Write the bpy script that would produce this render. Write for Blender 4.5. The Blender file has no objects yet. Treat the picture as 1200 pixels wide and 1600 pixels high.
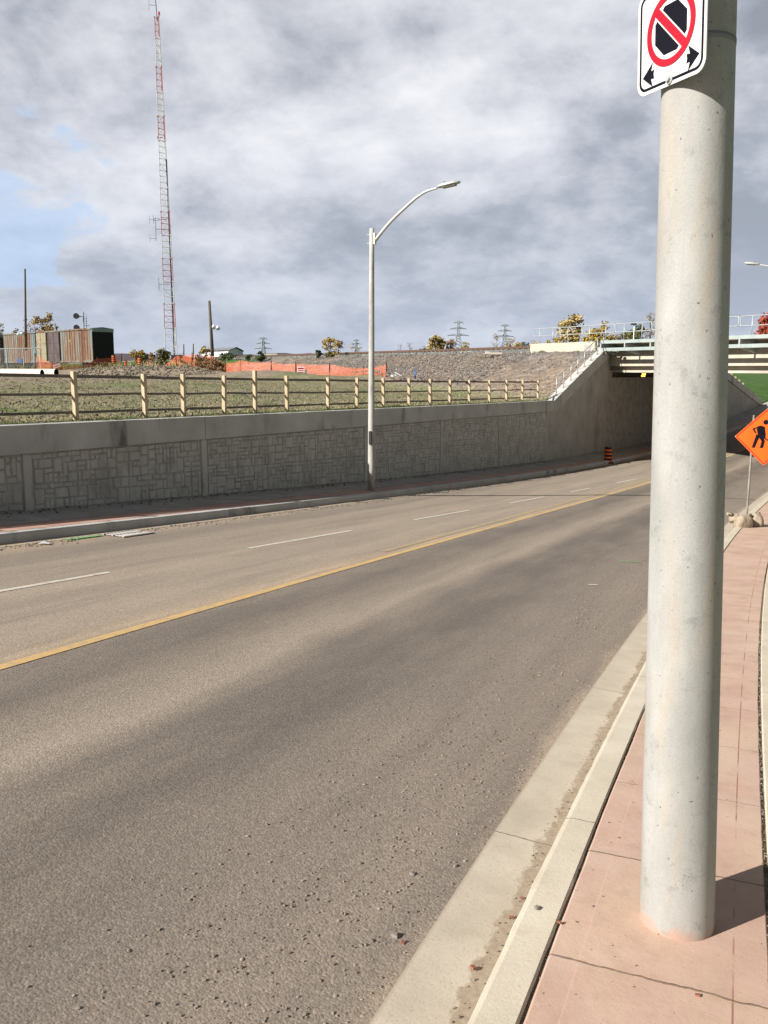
import bpy, math, random
import numpy as np
from mathutils import Vector, Matrix, noise

random.seed(7)
K = 1.2            # metres per modelling unit ("u")
EYE = 1.75         # camera height above the near gutter, u
sc = bpy.context.scene
col = sc.collection
R_ = math.radians

# ------------------------------------------------------------------ camera
PITCH = 0.1617; ROLL = 0.00488; F = 1358.0
cd = bpy.data.cameras.new('camera'); cam = bpy.data.objects.new('camera', cd); col.objects.link(cam)
cd.sensor_fit = 'HORIZONTAL'; cd.sensor_width = 36.0; cd.lens = 36.0 * F / 1200.0
cd.clip_start = 0.05; cd.clip_end = 9000
cam.matrix_world = Matrix.Translation((0, 0, EYE*K)) @ Matrix.Rotation(math.pi/2-PITCH, 4, 'X') @ Matrix.Rotation(ROLL, 4, 'Z')
sc.camera = cam
sc.render.resolution_x = 768; sc.render.resolution_y = 1024

# ------------------------------------------------------------------ light
SUN_EL = R_(30.5); SUN_AZ = R_(239.5)          # azimuth clockwise from +Y
EXPO = 0.74
sc.view_settings.view_transform = 'Standard'; sc.view_settings.look = 'None'
sc.view_settings.exposure = EXPO; sc.view_settings.gamma = 1.0
sd = bpy.data.lights.new('sun', 'SUN'); so = bpy.data.objects.new('sun', sd); col.objects.link(so)
sd.energy = 5.0; sd.angle = R_(0.5); sd.color = (1.0, 0.95, 0.87)
sdir = Vector((math.sin(SUN_AZ)*math.cos(SUN_EL), math.cos(SUN_AZ)*math.cos(SUN_EL), math.sin(SUN_EL)))
so.rotation_euler = (-sdir).to_track_quat('-Z', 'Y').to_euler()
so.location = (0, 0, 60)

w = bpy.data.worlds.new('World'); sc.world = w; w.use_nodes = True
nt = w.node_tree; nt.nodes.clear()
def nd(nt, t, **k):
    n = nt.nodes.new(t)
    for a, b in k.items(): setattr(n, a, b)
    return n
def mth(nt, op, a, b=None, c=None, clamp=False):
    n = nt.nodes.new('ShaderNodeMath'); n.operation = op; n.use_clamp = clamp
    for i, v in enumerate((a, b, c)):
        if v is None: continue
        if isinstance(v, (int, float)): n.inputs[i].default_value = v
        else: nt.links.new(v, n.inputs[i])
    return n.outputs[0]
def ramp(nt, fac, stops, interp='LINEAR'):
    r = nt.nodes.new('ShaderNodeValToRGB'); r.color_ramp.interpolation = interp
    e = r.color_ramp.elements
    while len(e) > 1: e.remove(e[0])
    e[0].position = stops[0][0]; e[0].color = (*stops[0][1], 1)
    for p, c in stops[1:]:
        x = e.new(p); x.color = (*c, 1)
    nt.links.new(fac, r.inputs[0]); return r.outputs[0]
def g3(v): return (v, v, v)
def mixc(nt, fac, a, b, mode='MIX'):
    m = nt.nodes.new('ShaderNodeMix'); m.data_type = 'RGBA'; m.blend_type = mode
    for i, v in ((0, fac), (6, a), (7, b)):
        if isinstance(v, (int, float)): m.inputs[i].default_value = v
        elif isinstance(v, tuple): m.inputs[i].default_value = (*v, 1)
        else: nt.links.new(v, m.inputs[i])
    return m.outputs[2]
def nois(nt, vec, scale, detail=4, rough=.55, dist=0.0, dim='3D'):
    n = nt.nodes.new('ShaderNodeTexNoise'); n.noise_dimensions = dim
    n.inputs['Scale'].default_value = scale; n.inputs['Detail'].default_value = detail
    n.inputs['Roughness'].default_value = rough; n.inputs['Distortion'].default_value = dist
    if vec is not None: nt.links.new(vec, n.inputs['Vector'])
    return n.outputs[0]
def mapping(nt, vec, loc=(0,0,0), rot=(0,0,0), scale=(1,1,1)):
    m = nt.nodes.new('ShaderNodeMapping'); nt.links.new(vec, m.inputs[0])
    m.inputs[1].default_value = loc; m.inputs[2].default_value = rot; m.inputs[3].default_value = scale
    return m.outputs[0]
# sky: Nishita blue behind procedural cloud decks
tc = nd(nt, 'ShaderNodeTexCoord'); vec = tc.outputs['Generated']
sky = nd(nt, 'ShaderNodeTexSky'); sky.sky_type = 'NISHITA'; sky.sun_disc = False
sky.sun_elevation = SUN_EL; sky.sun_rotation = SUN_AZ
skyc = mixc(nt, 1.0, sky.outputs[0], (0.085, 0.085, 0.085), 'MULTIPLY')
sep = nd(nt, 'ShaderNodeSeparateXYZ'); nt.links.new(vec, sep.inputs[0])
zz_ = mth(nt, 'MAXIMUM', sep.outputs[2], 0.0)
den = mth(nt, 'ADD', zz_, 0.42)
comb = nd(nt, 'ShaderNodeCombineXYZ')
nt.links.new(mth(nt, 'DIVIDE', sep.outputs[0], den), comb.inputs[0])
nt.links.new(mth(nt, 'DIVIDE', sep.outputs[1], den), comb.inputs[1])
cp = comb.outputs[0]
n1 = nois(nt, mapping(nt, cp, loc=(3.1, 1.75, 0), scale=(1, 1, 1)), 1.7, 8, .55, .35)
n2 = nois(nt, mapping(nt, cp, loc=(9.3, 4.2, 2), rot=(0, 0, .3)), 5.2, 7, .58, .2)
n3 = nois(nt, mapping(nt, cp, loc=(1.3, 7.2, 5)), 1.3, 3, .5, 0)
# lumps lit from the sun's side: density here minus density a little way toward the sun
la = nois(nt, mapping(nt, cp, loc=(4.3, 2.2, 1)), 4.2, 8, .6, .15)
lb_ = nois(nt, mapping(nt, cp, loc=(4.3-.07, 2.2-.055, 1)), 4.2, 8, .6, .15)
big = mth(nt, 'ADD', mth(nt, 'MULTIPLY', n1, .62), mth(nt, 'MULTIPLY', n2, .38))
big = mth(nt, 'ADD', big, mth(nt, 'MULTIPLY', mth(nt, 'SUBTRACT', la, lb_), .42))
big = mth(nt, 'MULTIPLY_ADD', mth(nt, 'SUBTRACT', big, .5), 1.3, .5)
big = mth(nt, 'SUBTRACT', big, mth(nt, 'MULTIPLY', mth(nt, 'ADD', sep.outputs[0], -.02), .16))
bnd = ramp(nt, zz_, [(0.02, g3(.0)), (.10, g3(1)), (.15, g3(1)), (.22, g3(0)), (.30, g3(.25)), (.4, g3(.6))])
big = mth(nt, 'SUBTRACT', big, mth(nt, 'MULTIPLY', bnd, .055))
cloudc = ramp(nt, big, [(0.28, (.24, .265, .31)), (0.38, (.31, .333, .385)), (0.455, (.41, .427, .475)), (0.53, (.505, .517, .565)), (0.62, (.60, .61, .65)), (.76, (.73, .735, .755))])
holes = mth(nt, 'ADD', mth(nt, 'MULTIPLY', n3, .55), mth(nt, 'MULTIPLY', n2, .45))
cover = ramp(nt, holes, [(0.27, g3(0)), (0.34, g3(1))])
# horizon: cloud bank gets paler and bluer toward the ground
hz = ramp(nt, zz_, [(0.0, g3(.75)), (0.14, g3(.25)), (0.3, g3(0))])
cl2 = mixc(nt, hz, cloudc, (.40, .455, .56))
# a break of blue low in the west; unseen sky overhead, beside and behind is dimmed to cut fill light
bv = Vector((-.40, .90, .185)).normalized()
dotn = nd(nt, 'ShaderNodeVectorMath', operation='DOT_PRODUCT'); nt.links.new(vec, dotn.inputs[0]); dotn.inputs[1].default_value = bv
brk = mth(nt, 'ADD', dotn.outputs['Value'], mth(nt, 'MULTIPLY', mth(nt, 'SUBTRACT', n2, .5), .05))
brk = ramp(nt, brk, [(.9978, g3(0)), (1.005, g3(.6))])
cl2 = mixc(nt, brk, cl2, (.36, .50, .72))
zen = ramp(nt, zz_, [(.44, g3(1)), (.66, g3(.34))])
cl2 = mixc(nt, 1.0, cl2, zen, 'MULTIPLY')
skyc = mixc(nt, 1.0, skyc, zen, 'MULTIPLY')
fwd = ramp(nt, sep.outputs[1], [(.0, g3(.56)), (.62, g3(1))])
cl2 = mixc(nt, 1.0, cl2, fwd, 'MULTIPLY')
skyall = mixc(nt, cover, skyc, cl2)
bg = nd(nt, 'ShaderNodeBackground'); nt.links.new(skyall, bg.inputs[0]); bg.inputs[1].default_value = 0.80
wo = nd(nt, 'ShaderNodeOutputWorld'); nt.links.new(bg.outputs[0], wo.inputs[0])

# ------------------------------------------------------------------ materials
MATS = {}
def mat(name, stops=None, scale=4, detail=5, rough=.85, bump=0.0, bscale=None, color=None, stretch=(1,1,1), metal=0.0,
        dirt=None, spec=.3, bdist=.01, speck=None):
    m = bpy.data.materials.new(name); m.use_nodes = True; t = m.node_tree
    b = t.nodes['Principled BSDF']; b.inputs['Roughness'].default_value = rough; b.inputs['Metallic'].default_value = metal
    b.inputs['Specular IOR Level'].default_value = spec
    tc = nd(t, 'ShaderNodeTexCoord'); v = tc.outputs['Object']
    sv = mapping(t, v, scale=stretch)
    if stops:
        f = nois(t, sv, scale, detail, .6)
        c = ramp(t, f, stops)
    else:
        c = ramp(t, nois(t, sv, scale, 3, .5), [(.3, tuple(x*.9 for x in color)), (.7, tuple(min(1, x*1.08) for x in color))])
    if dirt:
        dc, ds, lo, hi, dst = dirt
        f2 = ramp(t, nois(t, mapping(t, v, loc=(5, 3, 1), scale=dst), ds, 6, .62), [(lo, g3(0)), (hi, g3(1))])
        c = mixc(t, f2, c, dc)
    if speck:
        scl, lo, hi, cc = speck
        f3 = ramp(t, nois(t, mapping(t, v, loc=(2, 8, 4)), scl, 2, .5), [(lo, g3(0)), (hi, g3(1))])
        c = mixc(t, f3, c, cc)
    t.links.new(c, b.inputs['Base Color'])
    if bump:
        bn = nd(t, 'ShaderNodeBump'); bn.inputs['Strength'].default_value = bump; bn.inputs['Distance'].default_value = bdist
        t.links.new(nois(t, v, bscale or scale*6, 5, .65), bn.inputs['Height']); t.links.new(bn.outputs[0], b.inputs['Normal'])
    MATS[name] = m; return m
G = g3
mat('concrete_light', [(.3, (.50,.455,.385)), (.5, (.58,.53,.455)), (.7, (.64,.59,.51))], 3, bump=.4, bscale=60, dirt=((.36,.31,.25), 1.6, .55, .8, (1,1,1)), speck=(90,.62,.72,(.35,.31,.26)))
mat('concrete_wall', [(.3, (.34,.325,.305)), (.5, (.41,.392,.37)), (.7, (.47,.45,.43))], 1.3, bump=.5, bscale=14, bdist=.02, dirt=((.22,.205,.19), .9, .55, .8, (1,1,.25)))
mat('concrete_stone', [(.3, (.42,.40,.37)), (.5, (.52,.50,.465)), (.7, (.59,.565,.53))], 2.2, bump=.8, bscale=18, bdist=.03, dirt=((.32,.295,.265), 1.4, .55, .8, (1,1,.5)))
mat('concrete_coping', [(.3, (.42,.41,.39)), (.5, (.49,.48,.46)), (.7, (.56,.548,.53))], 1.1, bump=.3, bscale=25, dirt=((.17,.16,.15), 1.3, .55, .7, (1,1,.3)))
mat('concrete_face', [(.3, (.40,.36,.295)), (.7, (.50,.46,.38))], 1.5, bump=.2, bscale=20, dirt=((.3,.27,.23), 1.2, .55, .8, (1,1,.3)))
mat('galvanised', [(.3, (.38,.41,.42)), (.7, (.52,.55,.55))], 6, rough=.45, metal=.35)
mat('steel_plate', [(.3, (.27,.33,.325)), (.7, (.36,.41,.40))], 2, rough=.55, metal=.1)
mat('alu', [(.3, (.44,.44,.42)), (.7, (.55,.545,.52))], 6, rough=.5, metal=.15)
mat('lamp_metal', [(.3, (.36,.38,.37)), (.7, (.5,.52,.5))], 6, rough=.5, metal=.3)
mat('lens', color=(.12,.11,.09), rough=.2, spec=.6)
mat('dark_steel', color=(.03,.028,.027), rough=.7)
mat('weathered_plank', [(.3, (.11,.092,.082)), (.5, (.16,.138,.12)), (.7, (.22,.19,.165))], 7, stretch=(1,1,6), bump=.4, bscale=60)
mat('post_wood', [(.3, (.40,.315,.205)), (.5, (.49,.395,.265)), (.7, (.55,.455,.32))], 5, stretch=(5,5,.6), bump=.3, bscale=50, dirt=((.36,.29,.2), 6, .55, .75, (3,3,.5)))
mat('pole_wood', [(.3, (.07,.055,.045)), (.7, (.15,.12,.095))], 5, stretch=(6,6,.5), bump=.4)
mat('black', color=(.012,.012,.013), rough=.6)
mat('rubber', color=(.02,.02,.02), rough=.8)
mat('orange_plastic', [(.3, (.72,.13,.025)), (.7, (.85,.19,.035))], 9, rough=.5)
mat('sign_orange', color=(.80,.125,.014), rough=.45)
mat('sign_red', color=(.62,.03,.02), rough=.45)
mat('sign_white', [(.4, (.60,.60,.59)), (.6, (.66,.66,.65))], 30, rough=.4, stretch=(1,1,.2))
mat('ring_red', color=(.37,.012,.028), rough=.6, spec=.1)
mat('sign_black', color=(.007,.007,.012), rough=.8, spec=.08)
mat('sandbag', [(.3, (.22,.175,.13)), (.5, (.33,.27,.205)), (.7, (.42,.36,.285))], 12, bump=.6, bscale=40, dirt=((.25,.19,.13), 7, .55, .7, (1,1,1)))
mat('gravel', [(.3, (.10,.085,.07)), (.5, (.20,.17,.14)), (.7, (.34,.30,.25))], 25)
mat('brick', [(.3, (.20,.075,.05)), (.7, (.30,.125,.085))], 20)
mat('rock_grey', [(.3, (.12,.108,.10)), (.5, (.20,.18,.165)), (.7, (.36,.33,.295))], 3, bump=.4)
mat('ballast', [(.3, (.09,.095,.09)), (.5, (.17,.175,.165)), (.7, (.33,.34,.31))], 2.5, bump=.8, bscale=6, bdist=.1)
mat('rail_rust', color=(.11,.065,.045), rough=.7)
mat('pipe_metal', [(.3, (.62,.56,.46)), (.7, (.80,.76,.66))], 1.2, rough=.5, metal=.1)
mat('white_paint', [(.3, (.66,.68,.72)), (.7, (.78,.79,.80))], 1, rough=.6)
mat('weathered_steel', [(.3, (.20,.18,.155)), (.7, (.32,.30,.27))], 6, rough=.7)
mat('roof_grey', color=(.20,.21,.23), rough=.7)
mat('glass_dark', color=(.03,.035,.045), rough=.2, spec=.6)
mat('tower_red', color=(.36,.16,.14), rough=.6)
mat('tower_white', color=(.50,.50,.48), rough=.6)
mat('tower_grey', color=(.25,.27,.31), rough=.6)
mat('yellow_paint_door', [(.3, (.20,.175,.115)), (.5, (.27,.24,.165)), (.7, (.20,.11,.06))], 1.5)
mat('purple_door', [(.3, (.06,.045,.05)), (.7, (.12,.09,.09))], 1.2, stretch=(1,1,.5))
mat('car_red', [(.3, (.20,.06,.04)), (.7, (.33,.11,.075))], 1.2, stretch=(1,1,.3))
mat('hill', [(.3, (.060,.050,.060)), (.7, (.10,.082,.088))], .05)
mat('blue_tarp', color=(.05,.13,.38), rough=.5)
mat('green_paint', color=(.16,.42,.15), rough=.6)
mat('litter', color=(.7,.72,.78), rough=.5)
def leafmat(name, a, b, c):
    m = mat(name, [(.32, a), (.5, b), (.68, c)], .9, rough=.8)
    return m
leafmat('leaf_yellow', (.22,.15,.03), (.34,.24,.05), (.45,.34,.09))
leafmat('leaf_gold', (.26,.18,.07), (.38,.28,.12), (.46,.36,.17))
leafmat('leaf_green', (.035,.055,.02), (.06,.085,.03), (.12,.13,.05))
leafmat('leaf_olive', (.08,.085,.035), (.14,.135,.05), (.24,.19,.07))
leafmat('leaf_red', (.20,.035,.025), (.33,.06,.04), (.42,.12,.07))
leafmat('leaf_tan', (.26,.20,.13), (.34,.27,.19), (.40,.33,.24))
leafmat('leaf_bluegreen', (.04,.065,.05), (.06,.09,.065), (.09,.12,.08))
leafmat('dry_brown', (.17,.10,.05), (.27,.16,.08), (.36,.23,.12))
leafmat('grass_blade', (.05,.09,.02), (.10,.135,.04), (.19,.19,.08))
leafmat('grass_dry', (.17,.16,.075), (.27,.245,.13), (.36,.32,.20))
mat('bark', [(.3, (.10,.08,.065)), (.7, (.20,.165,.135))], 4, stretch=(4,4,.5))
mat('twig', color=(.17,.145,.13))
mat('clod', [(.3, (.10,.085,.065)), (.5, (.17,.145,.11)), (.7, (.25,.215,.165))], 2)

def uvmat(name, build, rough=.9, bump=None, spec=.25):
    """material driven by the sheet's own (metres along, metres across) map"""
    m = bpy.data.materials.new(name); m.use_nodes = True; t = m.node_tree
    b = t.nodes['Principled BSDF']; b.inputs['Roughness'].default_value = rough; b.inputs['Specular IOR Level'].default_value = spec
    tc = nd(t, 'ShaderNodeTexCoord'); uv = tc.outputs['UV']; ob = tc.outputs['Object']
    s = nd(t, 'ShaderNodeSeparateXYZ'); t.links.new(uv, s.inputs[0])
    c, h, dist = build(t, uv, ob, s.outputs[0], s.outputs[1])
    t.links.new(c, b.inputs['Base Color'])
    if h is not None:
        bn = nd(t, 'ShaderNodeBump'); bn.inputs['Strength'].default_value = .55; bn.inputs['Distance'].default_value = dist
        t.links.new(h, bn.inputs['Height']); t.links.new(bn.outputs[0], b.inputs['Normal'])
    MATS[name] = m; return m
def vor(t, vec, scale, out='Distance', feature='F1'):
    n = nd(t, 'ShaderNodeTexVoronoi'); n.feature = feature; n.inputs['Scale'].default_value = scale
    t.links.new(vec, n.inputs['Vector']); return n.outputs[out]
def scaled(lst): return lst
def road_build(t, uv, ob, U, V):
    # lateral coordinate wandered a little so the bands are not ruled
    wob = mth(t, 'MULTIPLY', mth(t, 'SUBTRACT', nois(t, mapping(t, uv, scale=(.35, .6, 1)), 1, 4, .6), .5), .55)
    Vw = mth(t, 'ADD', V, wob)
    f = mth(t, 'DIVIDE', Vw, 7.8*K)
    dk = (.150,.131,.114); md = (.190,.166,.142); lt = (.325,.275,.218); sand = (.40,.32,.23)
    P = lambda d: d/7.8
    c = ramp(t, f, [(P(0.0), (.33,.27,.21)), (P(.07), (.22,.19,.158)), (P(.3), (.235,.20,.166)), (P(.75), (.215,.186,.157)), (P(1.1), md), (P(1.45), (.142,.124,.108)), (P(1.95), (.165,.145,.126)),
                    (P(2.25), (.315,.27,.218)), (P(2.6), (.24,.207,.17)), (P(2.95), dk), (P(3.35), md), (P(3.52), sand), (P(3.8), (.30,.255,.205)), (P(4.1), lt), (P(4.6), (.285,.245,.197)), (P(5.0), lt),
                    (P(5.6), (.26,.224,.182)), (P(6.05), (.29,.248,.198)), (P(6.35), (.215,.187,.155)), (P(6.75), (.245,.211,.172)), (P(7.1), (.38,.30,.215)), (P(7.6), (.41,.325,.235))])
    # patchy dust
    pd = ramp(t, nois(t, mapping(t, uv, scale=(.25, .9, 1)), 1.6, 6, .65), [(.42, g3(0)), (.72, g3(1))])
    c = mixc(t, mth(t, 'MULTIPLY', pd, .5), c, (.275,.235,.19))
    pd2 = ramp(t, nois(t, mapping(t, uv, loc=(7, 3, 0), scale=(.12, 1.3, 1)), 2.6, 5, .6), [(.45, g3(0)), (.7, g3(1))])
    c = mixc(t, mth(t, 'MULTIPLY', pd2, .30), c, (.12,.105,.092))
    # sand drift beside the yellow line and the gutters
    c = mixc(t, 1.0, c, (1.13, 1.10, 1.10), 'MULTIPLY')
    # aggregate
    vd = vor(t, ob, 85, 'Color'); sp = nd(t, 'ShaderNodeSeparateColor'); t.links.new(vd, sp.inputs[0])
    ag = ramp(t, sp.outputs[0], [(0.0, g3(.55)), (.3, g3(.9)), (.7, g3(1.04)), (1.0, g3(1.45))])
    c = mixc(t, .45, c, ag, 'MULTIPLY')
    fn = ramp(t, nois(t, ob, 38, 4, .7), [(.3, g3(.72)), (.7, g3(1.25))])
    c = mixc(t, .7, c, fn, 'MULTIPLY')
    h1 = vor(t, ob, 85, 'Distance'); h2 = nois(t, ob, 60, 4, .7)
    h = mth(t, 'ADD', mth(t, 'MULTIPLY', h1, -.6), h2)
    return c, h, .006
uvmat('asphalt', road_build)
def paint(name, colr, worn, thr=.5):
    def bld(t, uv, ob, U, V):
        wv = ramp(t, nois(t, mapping(t, ob, scale=(1, 1, 1)), 9, 6, .7), [(thr-.12, g3(0)), (thr+.1, g3(1))])
        wv2 = ramp(t, vor(t, ob, 85, 'Distance'), [(.15, g3(0)), (.5, g3(.5))])
        c = mixc(t, wv, colr, worn)
        c = mixc(t, mth(t, 'MULTIPLY', wv2, .5), c, worn)
        return c, nois(t, ob, 70, 3, .6), .003
    return uvmat(name, bld, rough=.8)
paint('paint_yellow', (.64,.42,.17), (.42,.32,.20), .57)
paint('paint_yellow_faded', (.50,.36,.18), (.31,.26,.20), .50)
paint('paint_white', (.66,.62,.55), (.33,.29,.24), .62)
def joints(t, U, ob, period, width, phase=0.0, amp=.01):
    wob = mth(t, 'MULTIPLY', mth(t, 'SUBTRACT', nois(t, ob, 9, 3, .6), .5), amp*4)
    x = mth(t, 'ADD', mth(t, 'ADD', U, phase), wob)
    m = mth(t, 'PINGPONG', x, period/2)
    return ramp(t, mth(t, 'DIVIDE', m, width), [(0.0, g3(1)), (.7, g3(.8)), (1.0, g3(0))])
def pink_build(t, uv, ob, U, V):
    a = ramp(t, nois(t, ob, 2.2, 5, .6), [(.3, (.45,.305,.24)), (.5, (.51,.35,.28)), (.7, (.56,.405,.33))])
    a = mixc(t, ramp(t, nois(t, mapping(t, uv, scale=(.8, 2.5, 1), loc=(4, 1, 0)), 1.2, 6, .7), [(.45, g3(0)), (.75, g3(.85))]), a, (.54,.41,.30))
    a = mixc(t, ramp(t, nois(t, ob, 120, 2, .5), [(.66, g3(0)), (.74, g3(.7))]), a, (.22,.14,.11))
    a = mixc(t, ramp(t, nois(t, mapping(t, ob, loc=(3, 9, 1)), 4.5, 7, .75), [(.52, g3(0)), (.72, g3(.55))]), a, (.36,.25,.19))
    a = mixc(t, ramp(t, nois(t, mapping(t, ob, loc=(8, 2, 1)), 1.3, 4, .6), [(.5, g3(0)), (.7, g3(.5))]), a, (.58,.45,.37))
    # trowelled margins along both edges of the strip
    Vn = mth(t, 'MULTIPLY', V, -1.0)
    e1 = mth(t, 'COMPARE', Vn, 1.02*K, .0035); e2 = mth(t, 'COMPARE', Vn, .56*K, .003)
    a = mixc(t, mth(t, 'MULTIPLY', e1, ramp(t, nois(t, ob, 3, 2), [(.42, g3(0)), (.55, g3(1))])), a, (.30,.15,.12))
    a = mixc(t, mth(t, 'MULTIPLY', e2, .35), a, (.66,.44,.36))
    j = joints(t, U, ob, .80*K, .008, phase=-2.94*K-.4*K*0)
    near = ramp(t, mth(t, 'DIVIDE', U, 10), [(.48, g3(.85)), (.52, g3(.22))])
    a = mixc(t, mth(t, 'MULTIPLY', j, near), a, (.17,.115,.085))
    # dirt that gathers along the joints and the kerb side
    j2 = joints(t, U, ob, .80*K, .05, phase=-2.94*K, amp=.03)
    a = mixc(t, mth(t, 'MULTIPLY', j2, ramp(t, nois(t, ob, 5, 4, .7), [(.45, g3(0)), (.7, g3(.6))])), a, (.38,.27,.18))
    h = mth(t, 'SUBTRACT', mth(t, 'MULTIPLY', nois(t, ob, 35, 5, .7), .5), j)
    return a, h, .006
uvmat('pink_concrete', pink_build)
def gutter_build(t, uv, ob, U, V):
    a = ramp(t, nois(t, ob, 3, 6, .6), [(.3, (.44,.385,.31)), (.5, (.50,.44,.36)), (.7, (.55,.49,.405))])
    sp = ramp(t, nois(t, ob, 110, 2, .5), [(.6, g3(0)), (.7, g3(.8))])
    a = mixc(t, sp, a, (.33,.28,.22))
    # ragged dirt against the kerb face
    Vn = mth(t, 'DIVIDE', mth(t, 'MULTIPLY', V, -1.0), .31*K)
    edge = mth(t, 'ADD', Vn, mth(t, 'MULTIPLY', mth(t, 'SUBTRACT', nois(t, mapping(t, uv, scale=(.7, 1, 1)), 5, 6, .75), .5), .75))
    dm = ramp(t, edge, [(.66, g3(0)), (.72, g3(.9))])
    a = mixc(t, dm, a, ramp(t, nois(t, ob, 30, 4, .7), [(.3, (.26,.20,.145)), (.7, (.40,.33,.25))]))
    e2 = ramp(t, Vn, [(-.02, g3(1)), (.05, g3(0))])
    a = mixc(t, e2, a, (.40,.33,.25))
    j = joints(t, U, ob, 2.65*K, .007, phase=-4.0*K)
    a = mixc(t, mth(t, 'MULTIPLY', j, .75), a, (.17,.13,.10))
    h = mth(t, 'SUBTRACT', mth(t, 'MULTIPLY', nois(t, ob, 40, 5, .7), .6), j)
    return a, h, .005
uvmat('gutter_concrete', gutter_build)
def kerb_build(t, uv, ob, U, V):
    a = ramp(t, nois(t, ob, 2.5, 6, .6), [(.3, (.50,.445,.355)), (.5, (.565,.505,.405)), (.7, (.62,.56,.46))])
    a = mixc(t, ramp(t, nois(t, ob, 130, 2, .5), [(.62, g3(0)), (.7, g3(.7))]), a, (.38,.33,.26))
    a = mixc(t, ramp(t, nois(t, ob, 7, 5, .7), [(.56, g3(0)), (.75, g3(.5))]), a, (.46,.39,.30))
    j = joints(t, U, ob, 2.65*K, .006, phase=-4.0*K)
    a = mixc(t, mth(t, 'MULTIPLY', j, .8), a, (.2,.16,.12))
    return a, mth(t, 'SUBTRACT', mth(t, 'MULTIPLY', nois(t, ob, 45, 5, .7), .7), j), .005
uvmat('kerb_concrete', kerb_build)
def farwalk_build(t, uv, ob, U, V):
    a = ramp(t, nois(t, ob, 1.5, 6, .6), [(.3, (.30,.285,.26)), (.5, (.38,.36,.33)), (.7, (.46,.44,.40))])
    a = mixc(t, ramp(t, nois(t, ob, 7, 5, .7), [(.55, g3(0)), (.7, g3(.8))]), a, (.22,.19,.16))
    j = joints(t, U, ob, 1.5*K, .012)
    a = mixc(t, j, a, (.12,.1,.09))
    return a, nois(t, ob, 30, 4, .7), .005
uvmat('walk_concrete', farwalk_build)
def pinkfar_build(t, uv, ob, U, V):
    a = ramp(t, nois(t, ob, 2.2, 5, .6), [(.3, (.44,.25,.20)), (.7, (.56,.36,.29))])
    a = mixc(t, ramp(t, nois(t, ob, 3, 5, .7), [(.5, g3(0)), (.7, g3(.6))]), a, (.42,.33,.25))
    j = joints(t, U, ob, 1.5*K, .012)
    return mixc(t, j, a, (.15,.1,.08)), nois(t, ob, 30, 4, .7), .005
uvmat('pink_far', pinkfar_build)
def ground_build(t, uv, ob, U, V):
    # vertex colour channel: r = grass share, g = gravel share, b = lush lawn
    at = nd(t, 'ShaderNodeVertexColor'); at.layer_name = 'cover'
    s = nd(t, 'ShaderNodeSeparateColor'); t.links.new(at.outputs[0], s.inputs[0])
    soil = ramp(t, nois(t, ob, 1.1, 7, .7), [(.3, (.17,.135,.10)), (.5, (.25,.205,.155)), (.7, (.33,.28,.22))])
    gm = nois(t, ob, .55, 6, .65); gm2 = nois(t, ob, 3.5, 5, .7)
    lg = ramp(t, nois(t, mapping(t, ob, loc=(5, 5, 5)), .3, 5, .65), [(.50, g3(0)), (.66, g3(.9))])
    grs = ramp(t, gm2, [(.3, (.10,.09,.05)), (.5, (.21,.185,.115)), (.7, (.33,.295,.20))])
    grs = mixc(t, lg, grs, ramp(t, gm2, [(.3, (.06,.10,.03)), (.5, (.12,.175,.05)), (.7, (.22,.25,.10))]))
    fac = ramp(t, mth(t, 'ADD', mth(t, 'ADD', mth(t, 'MULTIPLY', gm, .8), mth(t, 'MULTIPLY', gm2, .35)), mth(t, 'MULTIPLY', mth(t, 'SUBTRACT', s.outputs[0], .5), .9)), [(.48, g3(0)), (.62, g3(1))])
    c = mixc(t, fac, soil, grs)
    grv = ramp(t, nois(t, ob, 2.4, 7, .75), [(.32, (.10,.085,.075)), (.5, (.19,.165,.145)), (.68, (.34,.30,.26))])
    tint = ramp(t, nois(t, ob, .12, 3, .5), [(.4, (.82,.86,.92)), (.6, (1.12,1.0,.88))])
    grv = mixc(t, 1.0, grv, tint, 'MULTIPLY')
    c = mixc(t, s.outputs[1], c, grv)
    lush = ramp(t, nois(t, mapping(t, ob, rot=(0, 0, .6), scale=(.3, 2.2, 1)), .8, 6, .6), [(.3, (.035,.085,.018)), (.5, (.055,.12,.025)), (.72, (.11,.16,.05))])
    c = mixc(t, s.outputs[2], c, lush)
    h = mth(t, 'ADD', nois(t, ob, 3.2, 6, .75), mth(t, 'MULTIPLY', vor(t, ob, 5, 'Distance'), .6))
    return c, h, .10
uvmat('ground', ground_build)
def boxcar_mat():
    m = bpy.data.materials.new('boxcar_rust'); m.use_nodes = True; t = m.node_tree
    b = t.nodes['Principled BSDF']; b.inputs['Roughness'].default_value = .75
    tc = nd(t, 'ShaderNodeTexCoord'); v = tc.outputs['Object']
    s1 = nois(t, mapping(t, v, scale=(.55, .55, .03)), 1.0, 3, .5)
    s2 = nois(t, mapping(t, v, scale=(3.0, 3.0, .35)), 1.0, 6, .7)
    f = mth(t, 'ADD', mth(t, 'MULTIPLY', s1, .6), mth(t, 'MULTIPLY', s2, .4))
    c = ramp(t, f, [(.36, (.11,.145,.16)), (.43, (.135,.17,.18)), (.47, (.17,.14,.10)), (.50, (.155,.078,.043)), (.58, (.10,.043,.025))])
    yl = nois(t, mapping(t, v, loc=(3, 3, 0), scale=(2, 2, 1.2)), 1.2, 4, .6)
    c = mixc(t, ramp(t, yl, [(.64, g3(0)), (.70, g3(.7))]), c, (.36,.28,.12))
    t.links.new(c, b.inputs['Base Color']); MATS['boxcar_rust'] = m
boxcar_mat()
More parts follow.
